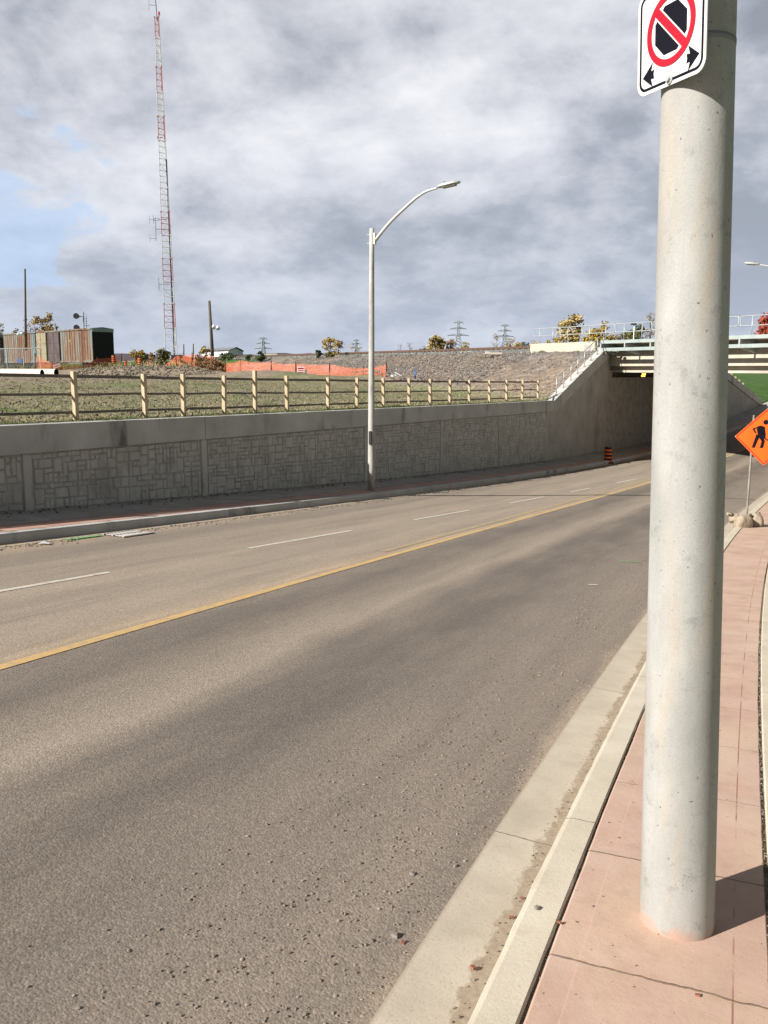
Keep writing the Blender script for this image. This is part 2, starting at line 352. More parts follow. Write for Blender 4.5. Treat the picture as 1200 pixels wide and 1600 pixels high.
def meshmat(name, colr, openf, scale):
    """netting: real see-through weave, holes cut by a lattice pattern in the sheet's own map"""
    m = bpy.data.materials.new(name); m.use_nodes = True; t = m.node_tree
    b = t.nodes['Principled BSDF']; b.inputs['Roughness'].default_value = .6
    tc = nd(t, 'ShaderNodeTexCoord'); s = nd(t, 'ShaderNodeSeparateXYZ'); t.links.new(tc.outputs['UV'], s.inputs[0])
    a = mth(t, 'PINGPONG', mth(t, 'MULTIPLY', s.outputs[0], scale), .5)
    c = mth(t, 'PINGPONG', mth(t, 'MULTIPLY', s.outputs[1], scale), .5)
    k = mth(t, 'MINIMUM', a, c)
    al = mth(t, 'LESS_THAN', k, openf)
    t.links.new(al, b.inputs['Alpha'])
    t.links.new(ramp(t, nois(t, tc.outputs['Object'], 1.5, 3), [(.3, tuple(x*.85 for x in colr)), (.7, colr)]), b.inputs['Base Color'])
    MATS[name] = m
meshmat('orange_net', (.85,.20,.085), .10, 12)
meshmat('chain_link', (.35,.37,.38), .045, 9)

# ------------------------------------------------------------------ helpers
def V3(p): return Vector((p[0]*K, p[1]*K, (p[2]+EYE)*K))
class MB:
    """collects faces in u, relative to an origin, and builds one mesh"""
    def __init__(s): s.v = []; s.f = []; s.uv = None; s.sm = []
    def add(s, vs, fs, smooth=False):
        o = len(s.v); s.v += [tuple(p) for p in vs]; s.f += [tuple(i+o for i in f) for f in fs]; s.sm += [smooth]*len(fs)
    def box(s, c, d, rot=None):
        hx, hy, hz = d[0]/2, d[1]/2, d[2]/2
        vs = [Vector((x, y, z)) for x in (-hx, hx) for y in (-hy, hy) for z in (-hz, hz)]
        if rot is not None: vs = [rot @ v for v in vs]
        c = Vector(c); s.add([v+c for v in vs], [(0,1,3,2), (4,6,7,5), (0,4,5,1), (2,3,7,6), (0,2,6,4), (1,5,7,3)])
    def hexa(s, b4, t4):
        s.add(list(b4)+list(t4), [(3,2,1,0), (4,5,6,7), (0,1,5,4), (1,2,6,5), (2,3,7,6), (3,0,4,7)])
    def tube(s, pts, r, n=8, cap=True, smooth=True):
        pts = [Vector(p) for p in pts]; rs = r if isinstance(r, (list, tuple)) else [r]*len(pts)
        vs = []; fs = []; up = None
        for i, p in enumerate(pts):
            d = (pts[min(i+1, len(pts)-1)]-pts[max(i-1, 0)]).normalized()
            if up is None: up = Vector((0,0,1)) if abs(d.z) < .9 else Vector((1,0,0))
            a = d.cross(up)
            if a.length < 1e-5: a = d.orthogonal()
            a.normalize(); b = d.cross(a).normalized(); up = -b if False else up
            for k in range(n):
                t = 2*math.pi*k/n; vs.append(p+(a*math.cos(t)+b*math.sin(t))*rs[i])
        for i in range(len(pts)-1):
            for k in range(n):
                fs.append((i*n+k, i*n+(k+1)%n, (i+1)*n+(k+1)%n, (i+1)*n+k))
        s.add(vs, fs, smooth)
        if cap:
            o = len(s.v)-len(vs); s.f.append(tuple(o+k for k in range(n))[::-1]); s.f.append(tuple(o+(len(pts)-1)*n+k for k in range(n))); s.sm += [False, False]
    def bar(s, a, b, wd, n=4): s.tube([a, b], wd, n, smooth=False)
    def build(s, name, m, parent=None, loc=(0,0,0), uvs=None, cols=None):
        me = bpy.data.meshes.new(name)
        off = Vector((0, 0, 0)) if parent is not None else Vector(loc)
        me.from_pydata([(K*(p[0]), K*(p[1]), K*(p[2])) for p in s.v], [], s.f)
        me.polygons.foreach_set('use_smooth', s.sm)
        if uvs is not None:
            ul = me.uv_layers.new(name='UVMap')
            li = np.empty(len(me.loops), dtype=np.int32); me.loops.foreach_get('vertex_index', li)
            ul.data.foreach_set('uv', np.asarray(uvs, dtype=np.float32)[li].ravel())
        if cols is not None:
            ca = me.color_attributes.new('cover', 'FLOAT_COLOR', 'POINT')
            cc = np.ones((len(s.v), 4), dtype=np.float32); cc[:, :3] = cols; ca.data.foreach_set('color', cc.ravel())
        me.materials.append(MATS[m] if isinstance(m, str) else m); me.update()
        o = bpy.data.objects.new(name, me); col.objects.link(o)
        if parent is not None: o.parent = parent
        else: o.location = V3(loc)
        return o
def tag(o, label=None, cat=None, group=None, kind=None):
    if label: o['label'] = label
    if cat: o['category'] = cat
    if group: o['group'] = group
    if kind: o['kind'] = kind
    return o
def empty(name, loc, label=None, cat=None, group=None, rz=0.0):
    o = bpy.data.objects.new(name, None); col.objects.link(o); o.location = V3(loc); o.rotation_euler = (0, 0, rz)
    o.empty_display_size = .2
    return tag(o, label, cat, group)
def absb(mb, name, m, root, base):
    """build a mesh whose vertices are absolute u coordinates under an unrotated root at base"""
    mb.v = [(p[0]-base[0], p[1]-base[1], p[2]-base[2]) for p in mb.v]
    return mb.build(name, m, root)
def copy_tree(o, parent=None):
    c = o.copy(); col.objects.link(c)
    if parent is not None: c.parent = parent
    for ch in list(o.children): copy_tree(ch, c)
    return c
def horiz(px, Y, z=None, py=None):
    """world point (u) at picture column px, forward distance Y, at height z or at picture row py"""
    c, s = math.cos(ROLL), math.sin(ROLL)
    if py is not None:
        a = (px-600)*c+(py-800)*s; b = -(px-600)*s+(py-800)*c
        r, d = a/F, b/F
        f = math.cos(PITCH)-d*math.sin(PITCH)
        return Vector((r/f*Y, Y, (-math.sin(PITCH)-d*math.cos(PITCH))/f*Y))
    py = 578.5+(px-600)*.00488
    p = horiz(px, Y, py=py); return Vector((p.x, Y, z))
def hpy(px, py, Y): return horiz(px, Y, py=py)

# ------------------------------------------------------------------ road alignment (u)
DS = .05
SG = np.arange(-60, 330, DS)
_sp = np.clip(SG, -30, 120)
PSI = .37439+.004895*_sp-1.5e-5*_sp**2
PX = np.cumsum(np.sin(PSI))*DS; PY = np.cumsum(np.cos(PSI))*DS
_i0 = int(np.argmin(abs(SG))); PX = PX-PX[_i0]-.98385; PY = PY-PY[_i0]
_g = -.087099+2*.000232*SG+3*1.1e-5*SG**2
_g = np.where(SG < -12, -.088, _g); _g = np.where(SG > 70, np.clip(.107*(1-(SG-70)/30), 0, 1), _g)
PZ = np.cumsum(_g)*DS; PZ = PZ-PZ[_i0]-1.75
YD = 3.4319
def dG(s): return 7.38-.0262*s
def dB(s): return 9.29103-.0262*s
def dW(s): return 5.5378-.0464*s
def path(s):
    i = (s-SG[0])/DS; i0 = int(i); f = i-i0
    L = lambda A: float(A[i0]*(1-f)+A[i0+1]*f)
    return L(PX), L(PY), L(PZ), L(PSI)
def rz(s, d):
    dl = min(max(d, 0), 7.45)
    return path(s)[2]+.04496*dl+.016115*(min(dl, YD)-max(dl-YD, 0))
def P(s, d, off=0.0, z=None):
    x, y, z0, ps = path(s)
    if z is None: z = rz(s, d)+off
    return Vector((x-math.cos(ps)*d, y+math.sin(ps)*d, z))
def Tz(s): s = min(s, 45); return -.617779-.022392*s+.000188*s*s
def srange(a, b):
    out = []; s = a
    while s < b-1e-6:
        out.append(s); s += .05 if 1 < s < 9 else .2 if -2 < s < 14 else (.5 if s < 80 else 4)
    out.append(b); return out
def sheet(name, m, a, b, cols_d, kind='structure', label=None, zf=None):
    """swept sheet: cols_d = list of (d(s) or number, off); two faces per step"""
    ss = srange(a, b); mb = MB(); uv = []
    n = len(cols_d)
    for s in ss:
        for (d, off) in cols_d:
            dv = d(s) if callable(d) else d
            ov = off(s) if callable(off) else off
            mb.v.append(tuple(P(s, dv, ov))); uv.append((s*K, dv*K))
    for i in range(len(ss)-1):
        for j in range(n-1):
            mb.f.append((i*n+j, (i+1)*n+j, (i+1)*n+j+1, i*n+j+1)); mb.sm.append(False)
    o = mb.build(name, m, uvs=uv); o['kind'] = kind
    return o

A0, A1 = -20, 230
rd = [(-.02, 0.0), (.7, 0.0), (1.4, 0.0), (2.1, 0.0), (2.8, 0.0), (3.38, 0.0), (YD, 0.0), (3.48, 0.0)]+[(lambda s, k=k: 3.48+k*(dG(s)-3.48)/6, 0.0) for k in range(1, 7)]
def KJ(s, k):
    return .0035*noise.noise(Vector((s*6, k, 0)))+.0045*noise.noise(Vector((s*1.3, k, 4)))
sheet('road', 'asphalt', A0, A1, rd)
sheet('gutter', 'gutter_concrete', A0, A1, [(0.0, .004), (-.16, -.004), (-.33, -.012)])
sheet('kerb', 'kerb_concrete', A0, A1, [(lambda s: KJ(s, 1)-.312, -.02), (lambda s: KJ(s, 1)-.3125, .115), (lambda s: KJ(s, 1)-.322, .137), (-.34, .142), (-.448, .143), (lambda s: KJ(s, 2)-.454, .137), (lambda s: KJ(s, 2)-.4555, 0.0)])
sheet('pavement', 'pink_concrete', A0, A1, [(lambda s: KJ(s, 3)-.463, 0.0), (lambda s: KJ(s, 3)-.4635, .130), (lambda s: KJ(s, 3)-.471, .136), (-.80, .140), (lambda s: KJ(s, 4)-1.122, .141), (lambda s: KJ(s, 4)-1.127, .13), (lambda s: KJ(s, 4)-1.128, 0.0)])
sheet('pavement', 'kerb_concrete', A0, A1, [(-1.142, 0.0), (-1.143, .14), (-1.15, .148), (-2.2, .16), (-2.9, .165), (-2.905, 0)])
sheet('ground', 'ground', A0, A1, [(-.45, .124), (-1.15, .124)])
sheet('gutter', 'gutter_concrete', A0, A1, [(lambda s: dG(s)-.03, .004), (lambda s: dG(s)+.2, .0)])
sheet('kerb', 'concrete_coping', A0, A1, [(lambda s: dG(s)+.19, -.02), (lambda s: dG(s)+.195, .10), (lambda s: dG(s)+.21, .118), (lambda s: dG(s)+.33, .12), (lambda s: dG(s)+.335, 0)])
sheet('pavement', 'pink_far', A0, A1, [(lambda s: dG(s)+.345, 0), (lambda s: dG(s)+.346, .122), (lambda s: dG(s)+.76, .128), (lambda s: dG(s)+.761, 0)])
sheet('pavement', 'walk_concrete', A0, A1, [(lambda s: dG(s)+.772, 0), (lambda s: dG(s)+.773, .135), (lambda s: dB(s)+.05, .15)])

# painted lines
def strip(name, m, a, b, d0, d1, off=.004, parent=None, label=None, group=None):
    ss = srange(a, b); mb = MB(); uv = []
    for s in ss:
        for d in (d0, d1):
            dv = d(s) if callable(d) else d
            mb.v.append(tuple(P(s, dv, off))); uv.append((s*K, dv*K))
    for i in range(len(ss)-1):
        mb.f.append((i*2, i*2+2, i*2+3, i*2+1)); mb.sm.append(False)
    o = mb.build(name, m, uvs=uv); o['kind'] = 'structure'; return o
strip('yellow_line', 'paint_yellow', A0, A1, 3.385, 3.475)
strip('yellow_line', 'paint_yellow_faded', 11.0, A1, lambda s: 3.60+.004*max(0, s-12), lambda s: 3.70+.006*max(0, s-12))
ends = [(4.6, 7.45), (9.9, 12.6), (14.85, 17.4), (19.7, 22.1), (24.2, 25.95), (28.6, 30.9), (33.4, 35.4), (37.8, 39.8), (42, 44)]
for a, b in ends:
    strip('lane_dash', 'paint_white', a, b, lambda s: dW(s)-.035, lambda s: dW(s)+.035)

# ------------------------------------------------------------------ railway frame of reference
P0 = P(41, dB(41)); P0 = Vector((P0.x, P0.y, 0))
BA = Vector((-.485, .8745, 0)).normalized()      # along the tracks, leftwards
BN = Vector((.8745, .485, 0)).normalized()       # across the tracks, away from the camera
def TQ(t, q, z=0.0): v = P0+BA*t+BN*q; return Vector((v.x, v.y, z))
def tq(x, y):
    v = Vector((x, y, 0))-P0; return v.dot(BA), v.dot(BN)
def ss_(a, b, x):
    t = min(max((x-a)/(b-a), 0), 1); return t*t*(3-2*t)
def lin(a, b, x): return min(max((x-a)/(b-a), 0), 1)
QW = 13.2
def zedge(s):
    if s < 34.3: return Tz(s)
    if s < 40.6: return Tz(34.3)+(1.12-Tz(34.3))*(s-34.3)/6.3
    if s < 57: return 1.12
    if s < 70.5: return 1.12+(rz(70.5, 9)+.5-1.12)*(s-57)/13.5
    return rz(s, 7.4)+.17
bumps = [(hpy(262, 574, 66), 7, 3.5, .62), (hpy(300, 576, 62), 3.5, 2.5, .30), (hpy(190, 580, 62), 3.0, 2, .35), (hpy(110, 583, 66), 6, 2.5, .2), (hpy(60, 580, 72), 8, 3, .3),
         (hpy(420, 570, 54), 4, 2.5, .45), (hpy(520, 566, 50), 5, 2.5, .35)]
def Hland(x, y, s=None, w=None):
    """height of the land left of the wall"""
    t, q = tq(x, y)
    wz = w if w is not None else 40
    base = Tz(min(s, 41)) if s is not None and s < 57 else -.9
    f = base-.03+(-.46-base)*ss_(0, 24, wz)
    f += .46*ss_(74, 92, y)*ss_(-2, -12, x-0)
    for (c, ax, ay, h) in bumps:
        e = ((x-c.x)/ax)**2+((y-c.y)/ay)**2
        if e < 6: f += h*math.exp(-e)
    if q < 0: e = lin(-6.0, -1.0, q); top = .92
    else: e = 1-lin(QW+.5, QW+6, q); top = .92
    z = f+(top-f)*e
    return z, e, f
def cover(x, y, z, e, w, s, t, q):
    gr = .62; gv = 0.0; lush = 0.0
    gv = ss_(.02, .25, e)*ss_(40, -5, t-45) if q < 0 else ss_(.05, .3, e)
    gv = ss_(.02, .2, e)*(1-.45*ss_(16, 30, t))
    gr = .75-.45*ss_(9, 26, w)
    if w < .9: gr = 1.1
    if y > 56: gr -= .25
    if q > QW+4 or (s is not None and s > 57): lush = 1.0; gv = 0
    return gr, gv, lush
def land(side):
    mb = MB(); cols = []; uv = []
    if side > 0:
        ss = list(np.arange(-20, 90, .5))+list(np.arange(90, 300, 6))
        ws = list(np.arange(0, 10, .25))+list(np.arange(10, 60, .6))+list(np.arange(60, 150, 3))+[180, 260, 420]
    else:
        ss = list(np.arange(-20, 100, 1.0))+list(np.arange(100, 300, 6))
        ws = [0, .3, .7, 1.2, 2, 3, 4, 5, 6, 8, 10, 13, 17, 22, 30, 45, 60]
    n = len(ws)
    for s in ss:
        s = float(s)
        for j, w_ in enumerate(ws):
            if side > 0:
                p = P(s, dB(s)+.30+w_)
                x, y = p.x, p.y; t, q = tq(x, y)
                z, e, f = Hland(x, y, s, w_)
                z = min(z, zedge(s)-.05+(.75 if s < 45 else .38)*w_)
                if s > 57: z = min(z, zedge(s)-.05+.24*w_)
                amp = (.03+.05*ss_(0, 6, w_)+.05*(e if q < 0 else 0))*(0 if w_ < .2 else 1)
                z += amp*(noise.noise(Vector((x*1.9, y*1.9, 0)))+.7*noise.noise(Vector((x*4.7, y*4.7, 3)))+.6*noise.noise(Vector((x*.5, y*.5, 7))))
                if w_ >= 150: z -= 4.5*(w_-150)/270+.2
            else:
                p = P(s, -2.9-w_); x, y = p.x, p.y; t, q = tq(x, y)
                rzv = path(s)[2]+.16
                top = .92*(lin(-6, -1, q) if q < 5 else 1-lin(QW+.5, QW+6, q))
                fld = -.5+(top+.5)*(lin(-6, -1, q) if q < 5 else 1-lin(QW+.5, QW+6, q))
                z = min(rzv+w_*.42, fld) if fld > rzv else max(fld, rzv-w_*.3)
                e = 0
                if w_ > 40: z -= 3
            mb.v.append((x, y, z)); uv.append((x, y))
            cols.append(cover(x, y, z, e, w_, s, t, q) if side > 0 else (.7, 0, .8))
    for i in range(len(ss)-1):
        for j in range(n-1):
            a = i*n+j; b = (i+1)*n+j
            mb.f.append((a, b, b+1, a+1) if side > 0 else (a, a+1, b+1, b)); mb.sm.append(True)
    o = mb.build('ground', 'ground', uvs=uv, cols=cols); o['kind'] = 'structure'
    return o
land(1); land(-1)
mb = MB(); mb.add([(-3500,-600,-6.2), (3500,-600,-6.2), (3500,6000,-6.2), (-3500,6000,-6.2)], [(0,1,2,3)])
o = mb.build('ground', 'ground', uvs=[(0,0)]*4, cols=[(.8, 0, .3)]*4); o['kind'] = 'structure'

# far low hills
mb = MB(); N = 160; vs = []
for i in range(N+1):
    a = -1.0+2.0*i/N; x = 900*math.tan(a*.75); y = 900
    h = 15+9*noise.noise(Vector((a*5, 1, 0)))+4*noise.noise(Vector((a*31, 2, 0)))+1.6*noise.noise(Vector((a*120, 5, 0)))
    for k, (dy, f) in enumerate(((-160, 0), (-60, .62), (0, 1.0), (90, .9), (260, 0))):
        vs.append((x*(1+dy/900), y+dy, -6.2+h*f+6.2*f))
fs = [(i*5+k, (i+1)*5+k, (i+1)*5+k+1, i*5+k+1) for i in range(N) for k in range(4)]
mb.add(vs, fs, True); o = mb.build('hills', 'hill'); o['kind'] = 'structure'

# ------------------------------------------------------------------ retaining wall
wbase = P(10, dB(10)); wbase = Vector((wbase.x, wbase.y, wbase.z))
wall = empty('retaining_wall', wbase, 'long grey concrete retaining wall with stone-pattern panels and smooth coping, left of the road', 'retaining wall')
WT = .4236
def sweepbox(a, b, d0, d1, zb, zt, step=.5):
    """closed swept box between lateral d0..d1 and heights zb(s)..zt(s)"""
    mb = MB(); n = max(1, int(round((b-a)/step))); ss = [a+(b-a)*i/n for i in range(n+1)]
    for s in ss:
        for d, zf in ((d0(s), zb), (d0(s), zt), (d1(s), zt), (d1(s), zb)): mb.v.append(tuple(P(s, d, z=zf(s))))
    for i in range(n):
        o = i*4
        for k in range(4): mb.f.append((o+k, o+(k+1)%4, o+4+(k+1)%4, o+4+k)); mb.sm.append(False)
    mb.f.append((3,2,1,0)); mb.f.append((n*4, n*4+1, n*4+2, n*4+3)); mb.sm += [False, False]
    return mb
mat('concrete_joint', [(.3, (.28,.268,.25)), (.5, (.37,.355,.335)), (.7, (.46,.445,.42))], 3, bump=.5, bscale=20)
for a, b, mm in ((A0, 33.7, 'concrete_joint'), (33.7, 40.85, 'concrete_wall')):
    absb(sweepbox(a, b, lambda s: dB(s), lambda s: dB(s)+.22, lambda s: rz(s, 9)-.3, lambda s: zedge(s)-WT-.002), 'wall_body', mm, wall, wbase)
edges = [-13, -7, -1, 5, 10, 14.05, 20.3, 24.75, 29.2, 33.7]
cp_breaks = [A0, -13, -7, -1, 5, 14.05, 24.75, 34.3]
for a, b in zip(cp_breaks[:-1], cp_breaks[1:]):
    absb(sweepbox(a+.008, b-.008, lambda s: dB(s)-.06, lambda s: dB(s)+.26, lambda s: zedge(s)-WT, lambda s: zedge(s)), 'coping', 'concrete_coping', wall, wbase)
absb(sweepbox(34.316, 40.85, lambda s: dB(s)-.06, lambda s: dB(s)+.30, lambda s: zedge(s)-WT-(.10 if s > 34.6 else .0), lambda s: zedge(s), .3), 'coping', 'concrete_coping', wall, wbase)
for e in edges[1:]:
    absb(sweepbox(e-.075, e+.075, lambda s: dB(s)-.024, lambda s: dB(s)+.01, lambda s: rz(s, 9)+.1, lambda s: zedge(s)-WT-.01, .09), 'pilaster', 'concrete_coping', wall, wbase)
rb = random.Random(5)
def ashlar(a, b):
    mb = MB(); gs = .092; gh = .082
    n = int((b-a)/gs); H = lambda s: (rz(s, 9)+.155, zedge(s)-WT-.02)
    m = int((H((a+b)/2)[1]-H((a+b)/2)[0])/gh)
    used = [[False]*m for _ in range(n)]
    def pt(i, j, dd):
        s = a+(b-a)*i/n; z0, z1 = H(s); return P(s, dB(s)-dd, z=z0+(z1-z0)*j/m)
    mid = m//2
    for i in range(n):
        for j in range(m):
            if used[i][j]: continue
            ww = rb.choice([1,1,1,2,2,2,3]); hh = rb.choice([1,1,2,2,2,3,3])
            if j < mid: hh = min(hh, mid-j)
            hh = min(hh, m-j); ww = min(ww, n-i)
            while ww > 1 and any(used[i+k][j] for k in range(ww)): ww -= 1
            for x in range(ww):
                for y in range(hh):
                    if used[i+x][j+y]: hh = min(hh, y) or 1
            for x in range(ww):
                for y in range(hh): used[i+x][j+y] = True
            g = .07+rb.random()*.05; ch = .05; dp = rb.uniform(.006, .028)
            i0, i1, j0, j1 = i+g, i+ww-g, j+g, j+hh-g
            jt = lambda: rb.uniform(-.12, .12)
            q = [(i0+jt(), j0+jt()), (i1+jt(), j0+jt()), (i1+jt(), j1+jt()), (i0+jt(), j1+jt())]
            ci, cj = (i0+i1)/2, (j0+j1)/2
            out = [pt(x, y, -.004) for x, y in q]; inn = [pt(x+(ci-x)*.22/ww**.5*1.0, y+(cj-y)*.22/hh**.5, dp+rb.uniform(-.006, .006)) for x, y in q]
            mb.add(out+inn, [(0,1,5,4), (1,2,6,5), (2,3,7,6), (3,0,4,7), (4,5,6,7)])
    return mb
for a, b in zip(edges[:-1], edges[1:]):
    if b < -2: continue
    absb(ashlar(a+.1, b-.1), 'stone_panel', 'concrete_stone', wall, wbase)
# board lines on the last plain panel
for z_ in (-2.9, -2.2):
    absb(sweepbox(34.0, 40.6, lambda s: dB(s)-.012, lambda s: dB(s)+.01, lambda s: z_, lambda s: z_+.03), 'joint_line', 'concrete_wall', wall, wbase)

# ------------------------------------------------------------------ railway bridge
bb = TQ(-6, 6, -4.0)
bridge = empty('railway_bridge', bb, 'concrete railway bridge with galvanised walkway beams spanning the sunken road', 'bridge')
def skew(q): return .54*q
def prism_tq(mb, pts, z0, z1):
    n = len(pts)
    mb.add([TQ(t, q, z0) for t, q in pts]+[TQ(t, q, z1) for t, q in pts],
           [tuple(range(n)), tuple(range(2*n-1, n-1, -1))]+[(i, n+i, n+(i+1) % n, (i+1) % n) for i in range(n)])
TR = -13.2
def slab(t0, t1, q0, q1, z0, z1):
    mb = MB(); prism_tq(mb, [(t0+skew(q0), q0), (t1+skew(q0), q0), (t1+skew(q1), q1), (t0+skew(q1), q1)], z0, z1); return mb
absb(slab(.55, TR, 0.0, QW, .24, 1.24), 'deck_slab', 'concrete_face', bridge, bb)
for q in (.2, 2.4, 4.6, 6.8, 9.0, 11.2, 12.5):
    g = slab(.3, TR+.2, q, q+.42, -.045, .055)
    mb2 = slab(.3, TR+.2, q+.16, q+.26, .055, .24); g.add(mb2.v, mb2.f)
    absb(g, 'girder', 'concrete_face', bridge, bb)
# walkway: two edge beams 0.7 u in front of the slab, deck plate and brackets
absb(slab(.15, TR, -.95, -.90, 1.23, 1.37), 'walkway_beam', 'steel_plate', bridge, bb)
absb(slab(.15, TR, -.95, -.86, .90, 1.04), 'walkway_beam', 'steel_plate', bridge, bb)
absb(slab(.15, TR, -.89, -.01, 1.27, 1.31), 'walkway_deck', 'dark_steel', bridge, bb)
for k in range(9):
    t = -.35-k*1.5; g = MB()
    g.hexa([TQ(t, -.96, .90), TQ(t-.07, -.96, .90), TQ(t-.07, 0, .72), TQ(t, 0, .72)], [TQ(t, -.96, 1.26), TQ(t-.07, -.96, 1.26), TQ(t-.07, 0, 1.26), TQ(t, 0, 1.26)])
    absb(g, 'bracket', 'galvanised', bridge, bb)
# bridge railing, panels with rounded corners
def rail_panel(pa, pb, zb, h, posts, root, base, m='galvanised'):
    mb = MB(); a = Vector(pa); b = Vector(pb); d = (b-a); L = d.length; u = d/L; r = .06; lo = h*.52
    def q(x, z): return a+u*x+Vector((0, 0, z))
    pts = [q(0, lo+.05)]
    loop = []
    for cx, cz, a0 in ((r, lo+r, 180), (L-r, lo+r, 270), (L-r, h-r, 0), (r, h-r, 90)):
        for k in range(4):
            an = math.radians(a0+30*k); loop.append(q(cx+r*math.cos(an), cz+r*math.sin(an)))
    loop.append(loop[0]); mb.tube(loop, .019, 6, cap=False)
    for i in range(posts):
        x = L*(i+.5)/posts; mb.tube([q(x, -.05), q(x, h)], .017, 6)
    return absb(mb, 'railing_panel', m, root, base)
pt = [.95, -1.15]; t = .95
for k in range(7):
    rail_panel(TQ(t, -.92, 1.33), TQ(t-2.12, -.92, 1.33), 0, .74, 2, bridge, bb); t -= 2.2
# left abutment seat, back wall, right abutment
absb(sweepbox(40.85, 57.0, lambda s: dB(s), lambda s: dB(s)+.9, lambda s: rz(s, 9)-.3, lambda s: -.29), 'abutment', 'concrete_joint', bridge, bb)
absb(sweepbox(40.86, 57.0, lambda s: dB(s)+.92, lambda s: dB(s)+1.2, lambda s: -2.0, lambda s: 1.2), 'back_wall', 'concrete_wall', bridge, bb)
absb(sweepbox(40.855, 41.5, lambda s: dB(s)+.02, lambda s: dB(s)+.9, lambda s: -.285, lambda s: 1.1, .3), 'end_block', 'concrete_wall', bridge, bb)
absb(sweepbox(33.0, 55.0, lambda s: -2.95, lambda s: -2.55, lambda s: rz(s, 0)-.3, lambda s: .235), 'abutment', 'concrete_joint', bridge, bb)
# amber lamp under the bridge
lb = TQ(-1.15, 1.0, -.04)
mbl = MB(); mbl.box((0, 0, 0), (.28, .16, .12)); 
lamp_u = empty('underpass_lamp', lb, 'small amber light glowing under the dark bridge soffit', 'light')
mbl.build('housing', 'dark_steel', lamp_u)
em = bpy.data.materials.new('amber_glow'); em.use_nodes = True
b_ = em.node_tree.nodes['Principled BSDF']; b_.inputs['Base Color'].default_value = (1, .5, .1, 1); b_.inputs['Emission Color'].default_value = (1, .42, .06, 1); b_.inputs['Emission Strength'].default_value = 3.0
MATS['amber_glow'] = em
for s_ in (-.02, -.10):
    mbl = MB(); mbl.box((.0+s_*.3, -.09, s_-.06), (.16, .05, .065)); mbl.build('lamp_lens', 'amber_glow', lamp_u)

# wing railing on the sloping coping
wr_b = P(36, dB(36)+.12, z=zedge(36))
wrail = empty('stair_railing', wr_b, 'galvanised tube railing climbing the sloping wing wall beside the embankment', 'railing')
for k in range(8):
    s = 34.9+k*.78; g = MB(); p = P(s, dB(s)+.10, z=zedge(s)); g.tube([p, p+Vector((0, 0, .72))], .019, 6); g.box((p.x, p.y, p.z+.012), (.12, .12, .024))
    absb(g, 'railing_post', 'galvanised', wrail, wr_b)
for hgt in (.70, .38):
    g = MB(); g.tube([P(s, dB(s)+.10, z=zedge(s)+hgt) for s in np.arange(34.9, 40.5, .5)]+[P(40.6, dB(40.6)+.1, z=zedge(40.6)+hgt)], .018, 6)
    absb(g, 'rail_tube', 'galvanised', wrail, wr_b)

# ballast curb wall left of the bridge with its railing
cb = TQ(2.5, -.4, .9)
curb = empty('ballast_wall', cb, 'short pale concrete wall holding the ballast left of the bridge railing', 'wall')
g = MB(); prism_tq(g, [(.4, -.55), (.4, -.25), (5.2, -.25), (5.2, -.55)], .55, 1.36); absb(g, 'wall_body', 'concrete_face', curb, cb)
rail_panel(TQ(3.05, -.4, 1.36), TQ(.98, -.4, 1.36), 0, .74, 2, curb, cb); rail_panel(TQ(5.15, -.4, 1.36), TQ(3.12, -.4, 1.36), 0, .74, 2, curb, cb)

# far wing wall beyond the bridge
fb = P(64, dB(64))
fw = empty('wing_wall', fb, 'shaded concrete wing wall sloping down beyond the far side of the underpass', 'retaining wall')
absb(sweepbox(57.0, 70.5, lambda s: dB(s), lambda s: dB(s)+.25, lambda s: rz(s, 9)-.3, lambda s: zedge(s)-.47), 'wall_body', 'concrete_wall', fw, fb)
absb(sweepbox(57.0, 70.6, lambda s: dB(s)-.08, lambda s: dB(s)+.29, lambda s: zedge(s)-.46, lambda s: zedge(s)), 'coping', 'concrete_coping', fw, fb)
ff = P(62, dB(62)+.5, z=zedge(62))
ffe = empty('wooden_fence', ff, 'little wooden post fence running down the grass slope beyond the bridge', 'fence')
for k in range(9):
    s = 60.0+k*.95; p = P(s, dB(s)+.55, z=zedge(s)+.05); g = MB(); g.box((p.x, p.y, p.z+.25), (.10, .10, .62)); absb(g, 'fence_post', 'post_wood', ffe, ff)
g = MB()
for h in (.2, .48):
    g.tube([P(s, dB(s)+.62, z=zedge(s)+h) for s in np.arange(59.5, 68.1, .8)], .03, 4, smooth=False)
absb(g, 'fence_rail', 'weathered_plank', ffe, ff)

# ------------------------------------------------------------------ railway track
tb = TQ(10, 3, .98)
mbb = MB()
for (q0, q1) in ((.4, 5.4), (6.0, 11.0)):
    ts = list(np.arange(-30, 150, 1.0)); qs = [q0-.6, q0, q0+.5, q1-.5, q1, q1+.6]; zs = [.80, .98, 1.16, 1.16, .98, .80]
    if q0 > 1: pass
    base_i = len(mbb.v)
    for t_ in ts:
        for q_, z_ in zip(qs, zs):
            nz = .035*noise.noise(Vector((t_*3, q_*3, 0)))
            mbb.v.append(tuple(TQ(t_, q_, z_+nz+(.12 if -14 < t_ < 2 else 0)*(1 if z_ < 1.1 else 0))))
    for i in range(len(ts)-1):
        for j in range(5):
            a = base_i+i*6+j; mbb.f.append((a, a+1, a+7, a+6)); mbb.sm.append(False)
bo = mbb.build('ballast', 'ballast'); tag(bo, kind='stuff', label='grey crushed stone ballast bed under the railway tracks', cat='ballast')
